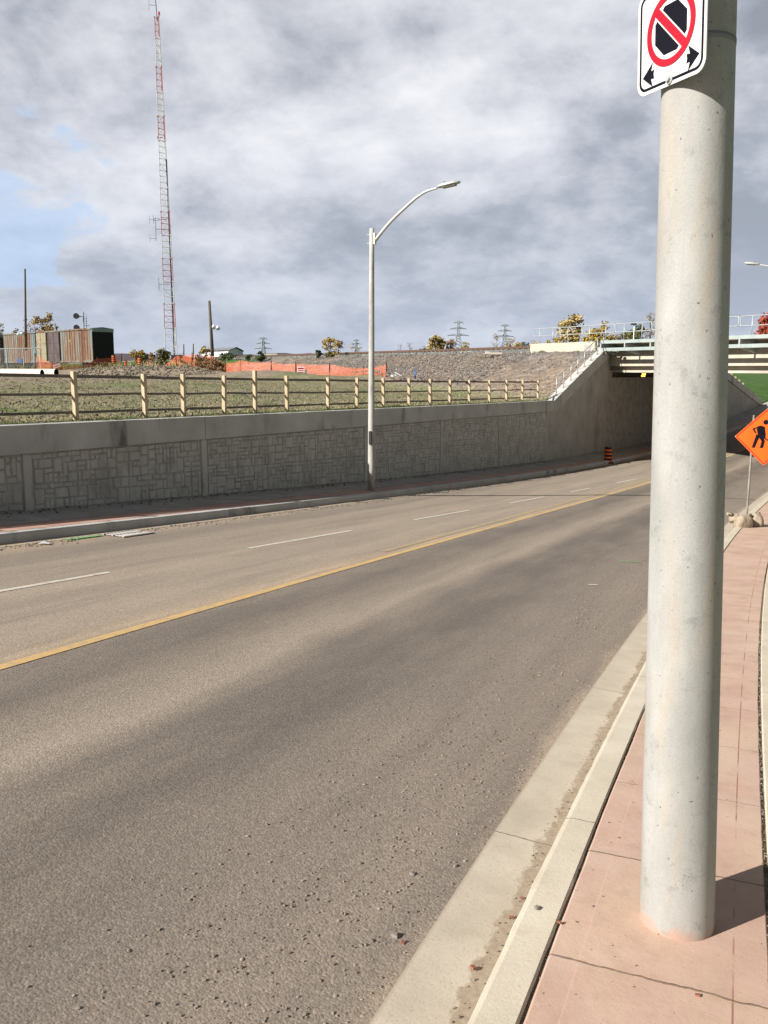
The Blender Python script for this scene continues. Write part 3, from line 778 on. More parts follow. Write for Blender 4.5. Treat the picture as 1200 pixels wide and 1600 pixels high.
for idx, qc in enumerate((2.3, 8.5)):
    lab = 'rusty railway track on grey ballast, near edge of the embankment' if idx == 0 else 'second railway track behind the nearer one on the embankment'
    tb = TQ(10, qc, 1.16); tr = empty('railway_track', tb, lab, 'railway track', 'railway tracks on the embankment')
    for dq in (-.6, .6):
        g = MB(); g.hexa([TQ(-30, qc+dq-.03, 1.22), TQ(-30, qc+dq+.03, 1.22), TQ(145, qc+dq+.03, 1.22), TQ(145, qc+dq-.03, 1.22)], [TQ(-30, qc+dq-.03, 1.36), TQ(-30, qc+dq+.03, 1.36), TQ(145, qc+dq+.03, 1.36), TQ(145, qc+dq-.03, 1.36)])
        absb(g, 'rail', 'rail_rust', tr, tb)
    g = MB()
    for k in range(330):
        t_ = -28+k*.5; g.hexa([TQ(t_, qc-1.05, 1.13), TQ(t_, qc+1.05, 1.13), TQ(t_+.19, qc+1.05, 1.13), TQ(t_+.19, qc-1.05, 1.13)], [TQ(t_, qc-1.05, 1.22), TQ(t_, qc+1.05, 1.22), TQ(t_+.19, qc+1.05, 1.22), TQ(t_+.19, qc-1.05, 1.22)])
    tag(absb(g, 'sleepers', 'pole_wood', tr, tb), kind='stuff')

# ------------------------------------------------------------------ wooden fence on the wall
fenb = P(10, dB(10)+.5, z=Tz(10))
fence = empty('wooden_fence', fenb, 'post and three-rail wooden fence along the top of the retaining wall', 'fence')
def s_at(px, d_off):
    lo, hi = 8.0, 36.0
    for _ in range(40):
        m_ = (lo+hi)/2; p = P(m_, dB(m_)+d_off, z=-1)
        if 600+p.x/(p.y*math.cos(PITCH)+1*math.sin(PITCH))*F < px: lo = m_
        else: hi = m_
    return lo
FO = .52
ps = [-1.7, 0.7, 3.1, 5.5, 7.9]+[s_at(x, FO) for x in (119, 227, 287, 350.5, 398.5, 448, 512, 557, 598, 638, 671, 702, 732, 763.5, 790.5, 815, 839.5)]
fr = random.Random(3)
tall = {6}
for i, s in enumerate(ps):
    h = .80 + (.10 if i == 9 else 0)+fr.uniform(-.02, .02); p = P(s, dB(s)+FO, z=Tz(s)-.1)
    th = path(s)[3]; rot = Matrix.Rotation(-th+fr.uniform(-.08, .08), 3, 'Z') @ Matrix.Rotation(fr.uniform(-.025, .025), 3, 'X') @ Matrix.Rotation(fr.uniform(-.02, .02), 3, 'Y')
    g = MB(); wd = .072
    g.box((p.x, p.y, p.z+.05+h/2), (wd, wd, h+.1), rot)
    absb(g, 'fence_post', 'post_wood', fence, fenb)
for i in range(len(ps)-1):
    for h, hh in ((.13, .044), (.43, .040), (.72, .054)):
        a, b = ps[i]-.05, ps[i+1]+.05; g = MB(); n = 3; dj = fr.uniform(-.006, .006); off = FO+.055+.02*(i % 2)
        ss2 = [a+(b-a)*k/n for k in range(n+1)]
        for s in ss2:
            for (dd, z) in ((off, 0), (off, hh), (off+.035, hh), (off+.035, 0)): g.v.append(tuple(P(s, dB(s)+dd, z=Tz(s)+h+z-.02+dj*(1 if s > (a+b)/2 else -1))))
        for k in range(n):
            for m_ in range(4): g.f.append((k*4+m_, k*4+(m_+1) % 4, k*4+4+(m_+1) % 4, k*4+4+m_)); g.sm.append(False)
        g.f.append((3,2,1,0)); g.f.append((n*4, n*4+1, n*4+2, n*4+3)); g.sm += [False, False]
        absb(g, 'fence_rail', 'weathered_plank', fence, fenb)

# ------------------------------------------------------------------ street lamps
def street_lamp(base, azim, pole_h, arm_l, arm_h, label, pole_r=(.082, .052), box=True):
    root = empty('street_lamp', base, label, 'street lamp', 'street lamps beside the road', rz=-azim)
    g = MB(); g.tube([(0, 0, pole_h*k/10) for k in range(11)], [pole_r[0]+(pole_r[1]-pole_r[0])*k/10 for k in range(11)], 20); g.build('pole', 'pole_concrete', root)
    g = MB(); g.box((0, pole_r[1]+.02, pole_h-.22), (.07, .04, .24)); 
    for z_ in (pole_h-.13, pole_h-.31): g.tube([(0, -.12, z_), (0, .08, z_)], .008, 6)
    g.build('arm_bracket', 'alu', root)
    pts = [Vector((0, pole_r[1]+.03, pole_h-.26)), Vector((0, arm_l*.30, pole_h-.26+arm_h*.385)), Vector((0, arm_l*.62, pole_h-.26+arm_h*.765)), Vector((0, arm_l*.75, pole_h-.26+arm_h*.89)), Vector((0, arm_l*.86, pole_h-.26+arm_h*.96)), Vector((0, arm_l, pole_h-.26+arm_h))]
    fine = []
    for i in range(len(pts)-1):
        p0 = pts[max(i-1, 0)]; p1 = pts[i]; p2 = pts[i+1]; p3 = pts[min(i+2, len(pts)-1)]
        for k in range(5):
            t = k/5; fine.append(.5*((2*p1)+(p2-p0)*t+(2*p0-5*p1+4*p2-p3)*t*t+(3*p1-p0-3*p2+p3)*t**3))
    fine.append(pts[-1])
    g = MB(); g.tube(fine, [.038-.016*i/len(fine) for i in range(len(fine))], 10); g.build('arm', 'alu', root)
    e = pts[-1]
    g = MB(); vs = []; prof = [(0, .035, .035), (.06, .065, .055), (.18, .095, .07), (.34, .10, .062), (.46, .085, .045), (.51, .04, .022)]
    for (y, hw, hh) in prof:
        for k in range(12):
            an = 2*math.pi*k/12; vs.append((e.x+hw*math.cos(an), e.y+y, e.z+.012+.12*y+hh*math.sin(an)*(1.0 if math.sin(an) > 0 else .45)))
    fs = [(i*12+k, i*12+(k+1) % 12, (i+1)*12+(k+1) % 12, (i+1)*12+k) for i in range(5) for k in range(12)]+[tuple(range(12))[::-1], tuple(range(60, 72))]
    g.add(vs, fs, True); hd = g.build('lamp_head', 'lamp_metal', root)
    g = MB(); g.box((e.x, e.y+.27, e.z+.012), (.13, .30, .02), Matrix.Rotation(.12, 3, 'X')); ln = g.build('lens', 'lens', root)
    ln.parent = hd
    g = MB(); g.tube([(e.x, e.y+.16, e.z+.05), (e.x, e.y+.16, e.z+.115)], .022, 8); pc = g.build('photocell', 'dark_steel', root); pc.parent = hd
    if box:
        g = MB(); g.box((.095, .02, 1.22), (.035, .06, .30)); g.build('cable_box', 'dark_steel', root)
    return root
mat('pole_concrete', [(.3, (.34,.33,.31)), (.5, (.42,.41,.385)), (.7, (.49,.48,.455))], 3, stretch=(1.5,1.5,.5), bump=.3, bscale=70, bdist=.004,
    dirt=((.25,.235,.215), 5, .54, .74, (1.6,1.6,.5)), speck=(120,.68,.76,(.2,.18,.16)), rough=.75)
def pole_near_mat():
    m = bpy.data.materials.new('pole_near'); m.use_nodes = True; t = m.node_tree
    b = t.nodes['Principled BSDF']; b.inputs['Roughness'].default_value = .7; b.inputs['Specular IOR Level'].default_value = .3
    tc = nd(t, 'ShaderNodeTexCoord'); v = tc.outputs['Object']; sp = nd(t, 'ShaderNodeSeparateXYZ'); t.links.new(v, sp.inputs[0])
    c = ramp(t, nois(t, mapping(t, v, scale=(1, 1, .5)), 3.0, 6, .6), [(.3, (.28,.282,.272)), (.5, (.345,.346,.335)), (.7, (.41,.41,.40))])
    st = ramp(t, nois(t, mapping(t, v, loc=(3, 1, 2), scale=(1.4, 1.4, .3)), 4, 6, .65), [(.50, g3(0)), (.68, g3(.5))])
    c = mixc(t, st, c, (.26,.26,.25))
    br = ramp(t, nois(t, mapping(t, v, loc=(7, 4, 2), scale=(3, 3, .35)), 2.5, 4, .6), [(.54, g3(0)), (.70, g3(.45))])
    c = mixc(t, br, c, (.40,.31,.21))
    stain = ramp(t, nois(t, mapping(t, v, loc=(1, 9, 5)), 11, 7, .78), [(.56, g3(0)), (.66, g3(.5))])
    c = mixc(t, stain, c, (.19,.19,.185))
    scf = ramp(t, nois(t, mapping(t, v, loc=(2, 6, 1), scale=(1.2, 1.2, 9)), 3.5, 5, .7), [(.62, g3(0)), (.72, g3(.45))])
    c = mixc(t, scf, c, (.24,.23,.215))
    pits = ramp(t, nois(t, mapping(t, v, scale=(1, 1, .8)), 60, 3, .5), [(.70, g3(0)), (.74, g3(.85))])
    c = mixc(t, pits, c, (.09,.08,.075))
    fine = ramp(t, nois(t, v, 220, 2, .6), [(.3, g3(.88)), (.7, g3(1.08))]); c = mixc(t, 1, c, fine, 'MULTIPLY')
    # mould seam, and pink cement smeared on the foot
    seam = mth(t, 'COMPARE', mth(t, 'ARCTAN2', sp.outputs[1], sp.outputs[0]), -2.62, .018)
    c = mixc(t, mth(t, 'MULTIPLY', seam, ramp(t, nois(t, mapping(t, v, scale=(1,1,.6)), 5, 4, .6), [(.35, g3(0)), (.6, g3(.55))])), c, (.33,.32,.30))
    ft = mth(t, 'ADD', sp.outputs[2], mth(t, 'MULTIPLY', mth(t, 'SUBTRACT', nois(t, v, 7, 5, .7), .5), .26))
    c = mixc(t, ramp(t, ft, [(.02, g3(.8)), (.075, g3(0))]), c, (.42,.27,.21))
    t.links.new(c, b.inputs['Base Color'])
    bn = nd(t, 'ShaderNodeBump'); bn.inputs['Strength'].default_value = .5; bn.inputs['Distance'].default_value = .002
    t.links.new(mth(t, 'SUBTRACT', nois(t, v, 90, 5, .7), pits), bn.inputs['Height']); t.links.new(bn.outputs[0], b.inputs['Normal'])
    MATS['pole_near'] = m
pole_near_mat()
b1 = P(17.95, 7.62); b1.z = rz(17.95, 7.6)+.11; b1 = hpy(580, 767, b1.y+.15); b1.z = rz(18.0, 7.6)+.11
# heights from the picture rows of the finished lamp
ph1 = hpy(580, 357, b1.y).z-b1.z
az1 = R_(116)
zh = hpy(686, 295, b1.y-.6).z-b1.z
street_lamp(b1, az1, ph1, 1.55, zh-(ph1-.26), 'concrete street lamp with curved arm standing on the far pavement before the wall')
b2 = P(34.6, -.62); b2.z = rz(34.6, 0)+.14
zh2 = hpy(1178, 413, b2.y+.6).z-b2.z
street_lamp(b2, R_(-65), zh2-.95, 1.72, 1.21, 'street lamp whose head reaches in from the right above the bridge railing', box=False)

# ------------------------------------------------------------------ the big near pole with its no-stopping sign
pb = Vector((1.03, 2.77, -1.905))
pz = rz(3.35, -.83)+.135; pb.z = pz
pole = empty('concrete_pole', pb, 'thick round pale concrete pole standing on the pink pavement in the foreground', 'pole')
g = MB(); H = 7.5; n = 40; lean = Vector((-.0345, .004, 1.0))
hs = [-.06, 0]+[.25*k for k in range(1, 31)]
g.tube([lean*h for h in hs], [.124-.0070*max(h, 0) for h in hs], 64)
g.build('shaft', 'pole_near', pole)
for zc in (2.86, 3.05):
    c_ = lean*zc; g = MB(); r = .124-.0070*zc+.0015
    g.tube([(c_.x, c_.y, c_.z-.008), (c_.x, c_.y, c_.z+.008)], r, 40); g.build('steel_strap', 'roof_grey', pole)

# sign frame of reference
s_mid = lean*2.72+pb
nrm = Vector((math.sin(R_(247)), math.cos(R_(247)), 0)); rgt = Vector((math.sin(R_(157)), math.cos(R_(157)), 0)); upv = Vector((-.0345, 0, 1)).normalized()
SW = .29
bolt = hpy(1043, 126, 2.60); 
sg = bolt+upv*(SW*.445)
# push the sign so that it sits on the pole's skin
axis_at = pb+lean*(sg.z-pb.z)
rr = .124-.0070*(sg.z-pb.z)
sg = axis_at+nrm*(rr+.012); 
def topx(p):
    y, z = p.y, p.z; dep = y*math.cos(PITCH)-z*math.sin(PITCH); up = z*math.cos(PITCH)+y*math.sin(PITCH)
    return 600+p.x/dep*F, 800-up/dep*F
# slide the sign along its own plane to where it hangs
for _ in range(40):
    bx, by = topx(sg-upv*(SW*.445)); sg = sg+rgt*max(-.01, min(.01, (bx-1046)*-.0009)) if False else sg
    sg = sg+upv*((by-122)*.0012)
    ax_ = pb+lean*(sg.z-pb.z); k_ = (sg-ax_).dot(rgt); k_ = max(-.07, min(.07, k_+(1044-bx)*.0012)); sg = Vector((ax_.x, ax_.y, sg.z))+nrm*(rr+.012)+rgt*k_
sign = empty('parking_sign', sg, 'white no-stopping sign with red ring, black octagon and two arrows strapped to the pole', 'sign')
def plate(poly, off, th, root, name, m, parent=None):
    """polygon in sign units (1 = sign width) extruded towards the viewer"""
    mb = MB(); n = len(poly)
    f = [rgt*(x*SW)+upv*(y*SW)+nrm*(off+th) for x, y in poly]; bk = [rgt*(x*SW)+upv*(y*SW)+nrm*off for x, y in poly]
    mb.add(f+bk, [tuple(range(n)), tuple(range(2*n-1, n-1, -1))]+[(i, n+i, n+(i+1) % n, (i+1) % n) for i in range(n)])
    return mb.build(name, m, root)
def rrect(w_, h_, r, n=8):
    out = []
    for cx, cy, a0 in ((w_/2-r, h_/2-r, 0), (-w_/2+r, h_/2-r, 90), (-w_/2+r, -h_/2+r, 180), (w_/2-r, -h_/2+r, 270)):
        for k in range(n+1):
            a = R_(a0+90*k/n); out.append((cx+r*math.cos(a), cy+r*math.sin(a)))
    return out
def ringmesh(outer, inner, off, th, root, name, m):
    mb = MB(); n = len(outer)
    T = lambda p, o_: rgt*(p[0]*SW)+upv*(p[1]*SW)+nrm*o_
    vs = [T(p, off+th) for p in outer]+[T(p, off+th) for p in inner]+[T(p, off) for p in outer]+[T(p, off) for p in inner]
    fs = []
    for i in range(n):
        j = (i+1) % n
        fs += [(i, j, n+j, n+i), (i, 2*n+i, 2*n+j, j), (n+i, n+j, 3*n+j, 3*n+i)]
    mb.add(vs, fs); return mb.build(name, m, root)
plate(rrect(1, 1.0, .125), -.001, .003, sign, 'sign_plate', 'sign_white')
ringmesh(rrect(.93, .93, .098), rrect(.875, .875, .074), .002, .0008, sign, 'border', 'sign_black')
CY = .042; RO = .352; RI = .285
circ = lambda r, n=48: [(r*math.cos(2*math.pi*k/n), CY+r*math.sin(2*math.pi*k/n)) for k in range(n)]
oc = [(.25*math.cos(R_(22.5+45*k)), CY+.25*math.sin(R_(22.5+45*k))) for k in range(8)]
plate(oc, .002, .0006, sign, 'octagon_symbol', 'sign_black')
sgn = 1
def barpoly(hw, L, a):
    c, s = math.cos(a), math.sin(a)
    return [(x*c-y*s, CY+x*s+y*c) for x, y in ((-L, -hw), (L, -hw), (L, hw), (-L, hw))]
ab = R_(135)
plate(barpoly(.056, .30, ab), .0027, .0004, sign, 'slash_edge', 'sign_white')
plate(barpoly(.042, .31, ab), .0032, .0006, sign, 'red_slash', 'ring_red')
ringmesh(circ(RO), circ(RI), .0034, .0007, sign, 'red_ring', 'ring_red')
for sx in (-1, 1):
    ar = [(.415*sx, -.325), (.258*sx, -.205), (.283*sx, -.287), (.235*sx, -.280), (.246*sx, -.325), (.235*sx, -.370), (.283*sx, -.363), (.258*sx, -.445)]
    if sx < 0: ar = ar[::-1]
    plate(ar[::-1], .002, .0006, sign, 'arrow_symbol', 'sign_black')
g = MB(); bc = upv*(-.445*SW)
g.tube([bc+nrm*.002, bc+nrm*.006], .0135, 20); g.tube([bc+nrm*.006, bc+nrm*.014], .0075, 6)
g.build('bolt', 'galvanised', sign)

# ------------------------------------------------------------------ construction sign on its stand
cbase = P(20.1, -.78); cbase.z = rz(20.1, 0)+.14
cs = hpy(1196, 683, 17.75); half = .583
csign = empty('roadworks_sign', (cs.x, cs.y, cbase.z), 'orange diamond roadworks sign with a digging worker symbol, propped on the right pavement', 'sign')
cr = Vector((.91, -.414, 0)).normalized(); cr = Vector((math.cos(R_(-18)), math.sin(R_(-18)), 0)); cu = Vector((0, 0, 1)); cn = cr.cross(cu).normalized()
if cn.y > 0: cn = -cn
base_off = Vector((0, 0, cs.z-cbase.z))
def cplate(poly, off, th, name, m):
    mb = MB(); n = len(poly)
    area = sum(poly[i][0]*poly[(i+1) % n][1]-poly[(i+1) % n][0]*poly[i][1] for i in range(n))
    if area < 0: poly = poly[::-1]
    T = lambda p, o_: base_off+cr*p[0]*half+cu*p[1]*half+cn*o_
    mb.add([T(p, off+th) for p in poly]+[T(p, off) for p in poly], [tuple(range(n)), tuple(range(2*n-1, n-1, -1))]+[(i, n+i, n+(i+1) % n, (i+1) % n) for i in range(n)])
    return mb.build(name, m, csign)
def dia(r, c=.05):
    out = []
    for k in range(4):
        a = R_(90*k); u_ = Vector((math.cos(a), math.sin(a))); v_ = Vector((-u_.y, u_.x))
        for x in (-c, 0, c): out.append(tuple(u_*(r-abs(x)*.9-(.0 if x else .02))+v_*x))
    return out
cplate(dia(1.0), 0, .012, 'sign_panel', 'sign_orange')
d1, d2 = dia(.985), dia(.935)
cplate([(0, 1), (-1, 0), (0, -1), (1, 0)], 0, -.004, 'sign_back', 'galvanised')
for k in range(4):
    a = R_(90*k); a2 = R_(90*(k+1)); p = lambda r, an: (r*math.cos(an), r*math.sin(an))
    cplate([p(.965, a), p(.965, a2), p(.915, a2), p(.915, a)], .0125, .001, 'border', 'sign_red')
W_ = lambda pts: [(x, y) for x, y in pts]
cplate([(-.02+.085*math.cos(R_(15*k)), .52+.085*math.sin(R_(15*k))) for k in range(24)], .0125, .002, 'worker_symbol', 'sign_black')
cplate(W_([(-.17, .40), (-.05, .36), (-.03, .22), (-.09, -.02), (-.24, .02), (-.30, .26), (-.27, .38)]), .0125, .002, 'worker_symbol', 'sign_black')
cplate(W_([(-.17, .40), (-.42, .30), (-.43, .26), (-.34, .12), (-.30, .14), (-.37, .27), (-.24, .33)]), .0125, .0022, 'worker_symbol', 'sign_black')
cplate(W_([(-.05, .37), (.00, .10), (.00, -.04), (-.06, -.05), (-.10, .30)]), .0125, .0024, 'worker_symbol', 'sign_black')
cplate(W_([(-.30, .10), (-.42, -.38), (-.32, -.38), (-.24, -.12), (-.17, .03)]), .0125, .0021, 'worker_symbol', 'sign_black')
cplate(W_([(-.24, .03), (-.12, -.15), (-.16, -.38), (-.05, -.38), (-.01, -.13), (-.08, .02)]), .0125, .0023, 'worker_symbol', 'sign_black')
cplate(W_([(-.10, .04), (.26, -.20), (.25, -.235), (-.12, .0)]), .0125, .0026, 'shovel_symbol', 'sign_black')
cplate(W_([(.10, -.38), (.22, -.16), (.34, -.10), (.44, -.22), (.52, -.38)]), .0125, .0019, 'pile_symbol', 'sign_black')
for px_ in (-.415, .415):
    g = MB(); x0 = cr*px_*half-cn*.045; top = base_off+Vector((0, 0, .44)) if px_ < 0 else base_off+Vector((0, 0, .40))
    g.tube([x0+Vector((0, 0, 0)), x0+top], .021, 6, smooth=False); g.build('upright', 'weathered_steel', csign)
    g = MB(); g.tube([x0+Vector((0, 0, .03))-cn*.45, x0+Vector((0, 0, .03))+cn*.35], .026, 4, smooth=False); g.build('foot', 'galvanised', csign)
# sandbags
def sandbag(loc, rx, rzv, sc3, label):
    g = MB(); vs = []; n, m_ = 20, 12; rr_ = random.Random(int(loc[0]*1000))
    ph = [rr_.uniform(0, 6) for _ in range(4)]
    for i in range(m_+1):
        th = math.pi*i/m_
        for k in range(n):
            a = 2*math.pi*k/n; x = math.sin(th)*math.cos(a); y = math.sin(th)*math.sin(a); z = math.cos(th)
            f = 1+.10*math.sin(3*a+ph[0])*math.sin(th)+.07*math.sin(5*a+ph[1]+2*th)+.05*noise.noise(Vector((x*3+ph[2], y*3, z*3)))
            x = math.copysign(abs(x)**.7, x)*f; y = math.copysign(abs(y)**.75, y)*f; z = z*(1+.1*noise.noise(Vector((x*2, y*2, 1))))
            vs.append((x*sc3[0], y*sc3[1], (max(z, -.75)+.75)*sc3[2]))
    fs = [(i*n+k, (i+1)*n+k, (i+1)*n+(k+1) % n, i*n+(k+1) % n) for i in range(m_) for k in range(n)]
    g.add(vs, fs, True)
    root = empty('sandbag', loc, label, 'sandbag', 'sandbags weighting the roadworks sign', rz=rzv)
    b = g.build('bag', 'sandbag', root)
    g2 = MB(); g2.tube([(sc3[0]*.55, 0, sc3[2]*1.35), (sc3[0]*.9, .01, sc3[2]*1.62), (sc3[0]*1.15, .02, sc3[2]*1.60), (sc3[0]*1.35, .03, sc3[2]*1.35)], [.05, .022, .04, .012], 7); g2.build('tied_neck', 'sandbag', root)
    b.rotation_euler = (rx, 0, 0)
    return root
zb = cbase.z
p_ = hpy(1176, 822, 17.0); sandbag(Vector((p_.x+.02, 17.55, zb-.03)), .15, .4, (.19, .15, .19), 'crumpled grey sandbag at the foot of the left upright of the roadworks sign')
sandbag(Vector((p_.x+.40, 17.75, zb-.04)), -.1, .9, (.16, .14, .19), 'tan sandbag with a twisted neck on the pavement edge side of the sign')
sandbag(Vector((p_.x-.06, 17.75, zb+.10)), .5, 2.9, (.12, .09, .11), 'small beige sandbag slumped on top of the grey one')

# ------------------------------------------------------------------ traffic barrels
def barrel(loc, sc_, label, group, parts=True):
    root = empty('traffic_barrel', loc, label, 'traffic barrel', group)
    g = MB(); g.tube([(0, 0, 0), (0, 0, .035), (0, 0, .05)], [.27*sc_, .27*sc_, .2*sc_], 8, smooth=False); g.build('base', 'rubber', root)
    nb = 6; z = .05*sc_; r = .185*sc_; h = .66*sc_
    for k in range(nb+2):
        z0 = z+h*k/(nb+2); z1 = z+h*(k+1)/(nb+2); r0 = r*(1-.16*k/(nb+2)); st = .97
        g = MB(); dark = k % 2 == 1
        g.tube([(0, 0, z0), (0, 0, z0+.004), (0, 0, z1-.004), (0, 0, z1)], [r0*.97, r0, r0*.985, r0*.955], 20)
        g.build('band', 'rubber' if dark else 'orange_plastic', root)
    g = MB(); g.tube([(-.07, 0, z+h), (-.05, 0, z+h+.05), (.05, 0, z+h+.05), (.07, 0, z+h)], .015, 6); g.build('handle', 'rubber', root)
    return root
bp = P(36.5, 6.72); bz = rz(36.5, 6.72)+.0; barrel((bp.x, bp.y, bz), .93, 'orange and black banded traffic barrel by the gutter before the underpass', 'traffic barrels')
GZ = lambda x, y: Hland(x, y, 10, 40)[0]
for px, py, Y, lb in ((219, 573, 68, 'traffic barrel on the dirt mound between the yellow bush and the boxcar'), (178, 568, 74, 'traffic barrel behind the orange net near the black end of the boxcar')):
    p = hpy(px, py, Y); barrel(p, 1.0, lb, 'traffic barrels')
p = hpy(197, 574, 74); barrel(p, .8, 'traffic barrel half hidden by orange net, nearest the boxcar corner on its right', 'traffic barrels')

# ------------------------------------------------------------------ boxcars
Pa = Vector((-32.4, 98, 0)); Pb = Vector((-50.0, 116.2, 0))
bd = (Pb-Pa).normalized(); bl = (Pb-Pa).length; bnv = Vector((-bd.y, bd.x, 0)); 
if bnv.dot(Vector((1, 0, 0))) < 0: bnv = -bnv   # away to the right
def boxcar(org, L, label, m_side, m_end, doors=True):
    ang = math.atan2(bd.y, bd.x); root = empty('boxcar', org, label, 'railway wagon', 'boxcars on the siding', rz=ang)
    # local x along the car, local -y = away from camera on the right?  side facing the camera is +y or -y
    sy = 1 if Vector((-bd.y, bd.x, 0)).dot(Vector((0, -1, 0))) > 0 else -1
    Wd = 2.55; z0, z1 = .72, 4.45
    yc = -sy*Wd/2
    g = MB(); g.box((L/2, yc, (z0+z1)/2), (L, Wd, z1-z0)); g.build('body', m_side, root)
    g = MB(); nr = int(L/.62)
    for k in range(nr+1):
        g.box((L*k/nr, sy*.018, (z0+z1)/2), (.13, .035, z1-z0-.1))
    g.box((L/2, sy*.05, z1-.08), (L, .12, .16)); g.box((L/2, sy*.05, z0+.1), (L, .12, .2)); g.build('side_ribs', m_side, root)
    g = MB(); g.box((-.04, yc, (z0+z1)/2-.2), (.08, Wd-.1, z1-z0-.5)); 
    for k in range(7): g.box((-.10, yc, z0+.25+k*.42), (.06, Wd-.2, .16))
    e = g.build('end_wall', m_end, root)
    g = MB(); g.box((-.05, yc, z1-.2), (.12, Wd, .38)); g.build('end_top', 'steel_plate', root)
    g = MB(); g.add([(0, 0, z1), (L, 0, z1), (L, yc, z1+.14), (0, yc, z1+.14), (0, 2*yc, z1), (L, 2*yc, z1)], [(0,1,2,3), (3,2,5,4), (0,3,4), (1,5,2)]); g.build('roof', 'roof_grey', root)
    if doors:
        for x_, mm in ((L*.385, 'purple_door'), (L*.53, 'yellow_paint_door')):
            g = MB(); g.box((x_, sy*.11, (z0+z1)/2-.05), (L*.125, .09, z1-z0-.3)); d = g.build('door', mm, root)
            g = MB()
            for fz in (.3, .62): g.box((x_, sy*.17, z0+(z1-z0)*fz), (L*.125, .04, .09))
            for fx in (-.5, 0, .5): g.box((x_+fx*L*.12, sy*.17, (z0+z1)/2), (.08, .04, z1-z0-.35))
            b = g.build('door_ribs', mm, root); b.parent = d
    for x_ in (2.2, L-2.2):
        g = MB(); g.box((x_, yc, .5), (2.6, 1.9, .3)); g.build('bogie_frame', 'dark_steel', root)
        for dx in (-.75, .75):
            for yy in (yc-.65, yc+.65):
                g = MB(); g.tube([(x_+dx, yy-.05, .36), (x_+dx, yy+.05, .36)], .36, 16); g.build('wheel', 'rail_rust', root)
    return root
boxcar(Vector((Pa.x, Pa.y, 0)), bl, 'long rusty blue-grey boxcar with black end and two odd-coloured doors', 'boxcar_rust', 'black')
p2 = Pb+bd*1.6
boxcar(Vector((p2.x, p2.y, 0)), bl*.8, 'brown-red boxcar cut by the left edge of the view behind the rusty one', 'car_red', 'purple_door', False)

# ------------------------------------------------------------------ radio tower
tp = horiz(271, 104, z=0.0)
tower = empty('radio_tower', tp, 'very tall slender lattice radio mast banded red and white', 'radio tower')
top = hpy(245, 18, 104)
Ht = top.z; topv = Vector((top.x-tp.x, top.y-tp.y, Ht))
def tw(h): return .86-(.60*h/Ht)
nsec = 13
# picture rows where the red sections start and end
rows = [(552,0),(508,1),(475,0),(440,1),(405,0),(366,1),(331,0),(296,0),(257,0),(221,1),(182,0),(145,1),(106,0),(60,1),(42,0),(18,0)]
def hrow(r): return hpy(258, r, 104).z
segs = [(-.2, hrow(513), 'tower_white'), (hrow(513), hrow(475), 'tower_red'), (hrow(475), hrow(441), 'tower_white'), (hrow(441), hrow(404), 'tower_red'), (hrow(404), hrow(368), 'tower_white'), (hrow(368), hrow(331), 'tower_red'), (hrow(331), hrow(294), 'tower_white'),
        (hrow(294), hrow(220), 'tower_red' if False else 'tower_white'), (hrow(220), hrow(182), 'tower_red'), (hrow(182), hrow(145), 'tower_white'), (hrow(145), hrow(105), 'tower_red'), (hrow(105), hrow(60), 'tower_white'), (hrow(60), hrow(27), 'tower_red')]
legs = [(math.cos(a), math.sin(a)) for a in (R_(200), R_(320), R_(80))]
def tpt(k, h):
    c = topv*(h/Ht); return Vector((c.x+legs[k][0]*tw(h), c.y+legs[k][1]*tw(h), h))
for a, b, mm in segs:
    g = MB(); nb_ = max(3, int((b-a)/.62))
    for k in range(3):
        g.bar(tpt(k, a), tpt(k, b), .042)
    for i in range(nb_):
        h0 = a+(b-a)*i/nb_; h1 = a+(b-a)*(i+1)/nb_
        for k in range(3):
            g.bar(tpt(k, h0), tpt((k+1) % 3, h0), .022)
            g.bar(tpt(k, h0) if i % 2 else tpt((k+1) % 3, h0), tpt((k+1) % 3, h1) if i % 2 else tpt(k, h1), .014)
    for k in range(3):
        c_ = tpt(k, b); g.box(c_, (.16, .16, .12))
    g.build('mast_section', mm, tower)
g = MB(); g.bar(topv*0+Vector((.25, -.35, 0)), tpt(1, hrow(250))*1.0+Vector((0, 0, 0)), .075, 6); g.build('cable_run', 'dark_steel', tower)
def yagi(row, dx, w_, hh):
    h = hrow(row); c_ = topv*(h/Ht); g = MB()
    g.bar(c_, c_+Vector((-dx, 0, 0)), .04); g.bar(c_+Vector((-dx, 0, -hh/2)), c_+Vector((-dx, 0, hh/2)), .045)
    if w_: 
        for s_ in (-.4, .4): g.bar(c_+Vector((-dx, 0, hh*s_)), c_+Vector((-dx-w_, 0, hh*s_)), .03); g.bar(c_+Vector((-dx-w_, 0, hh*s_-.4)), c_+Vector((-dx-w_, 0, hh*s_+.4)), .025)
    g.build('antenna', 'tower_grey', tower)
yagi(358, 1.3, .7, 2.6); yagi(444, 1.25, 0, 1.5); yagi(343, .9, .6, .3); yagi(215, .6, 0, .3)
g = MB(); c_ = topv; g.bar(c_+Vector((0, 0, -1)), c_+Vector((-.35, 0, 5.5)), .07, 6)
for dz in (.6, 2.0): g.bar(c_+Vector((0, 0, dz)), c_+Vector((-.85, 0, dz+.1)), .03); g.bar(c_+Vector((-.85, 0, dz-.5)), c_+Vector((-.85, 0, dz+.7)), .025)
g.build('antenna', 'tower_grey', tower)
g = MB(); g.box(c_+Vector((.25, 0, -.2)), (.16, .16, .35)); g.build('beacon', 'ring_red', tower)
g = MB(); g.box((.55, -.5, 1.1), (1.1, .9, 1.1)); g.build('equipment_box', 'dark_steel', tower)

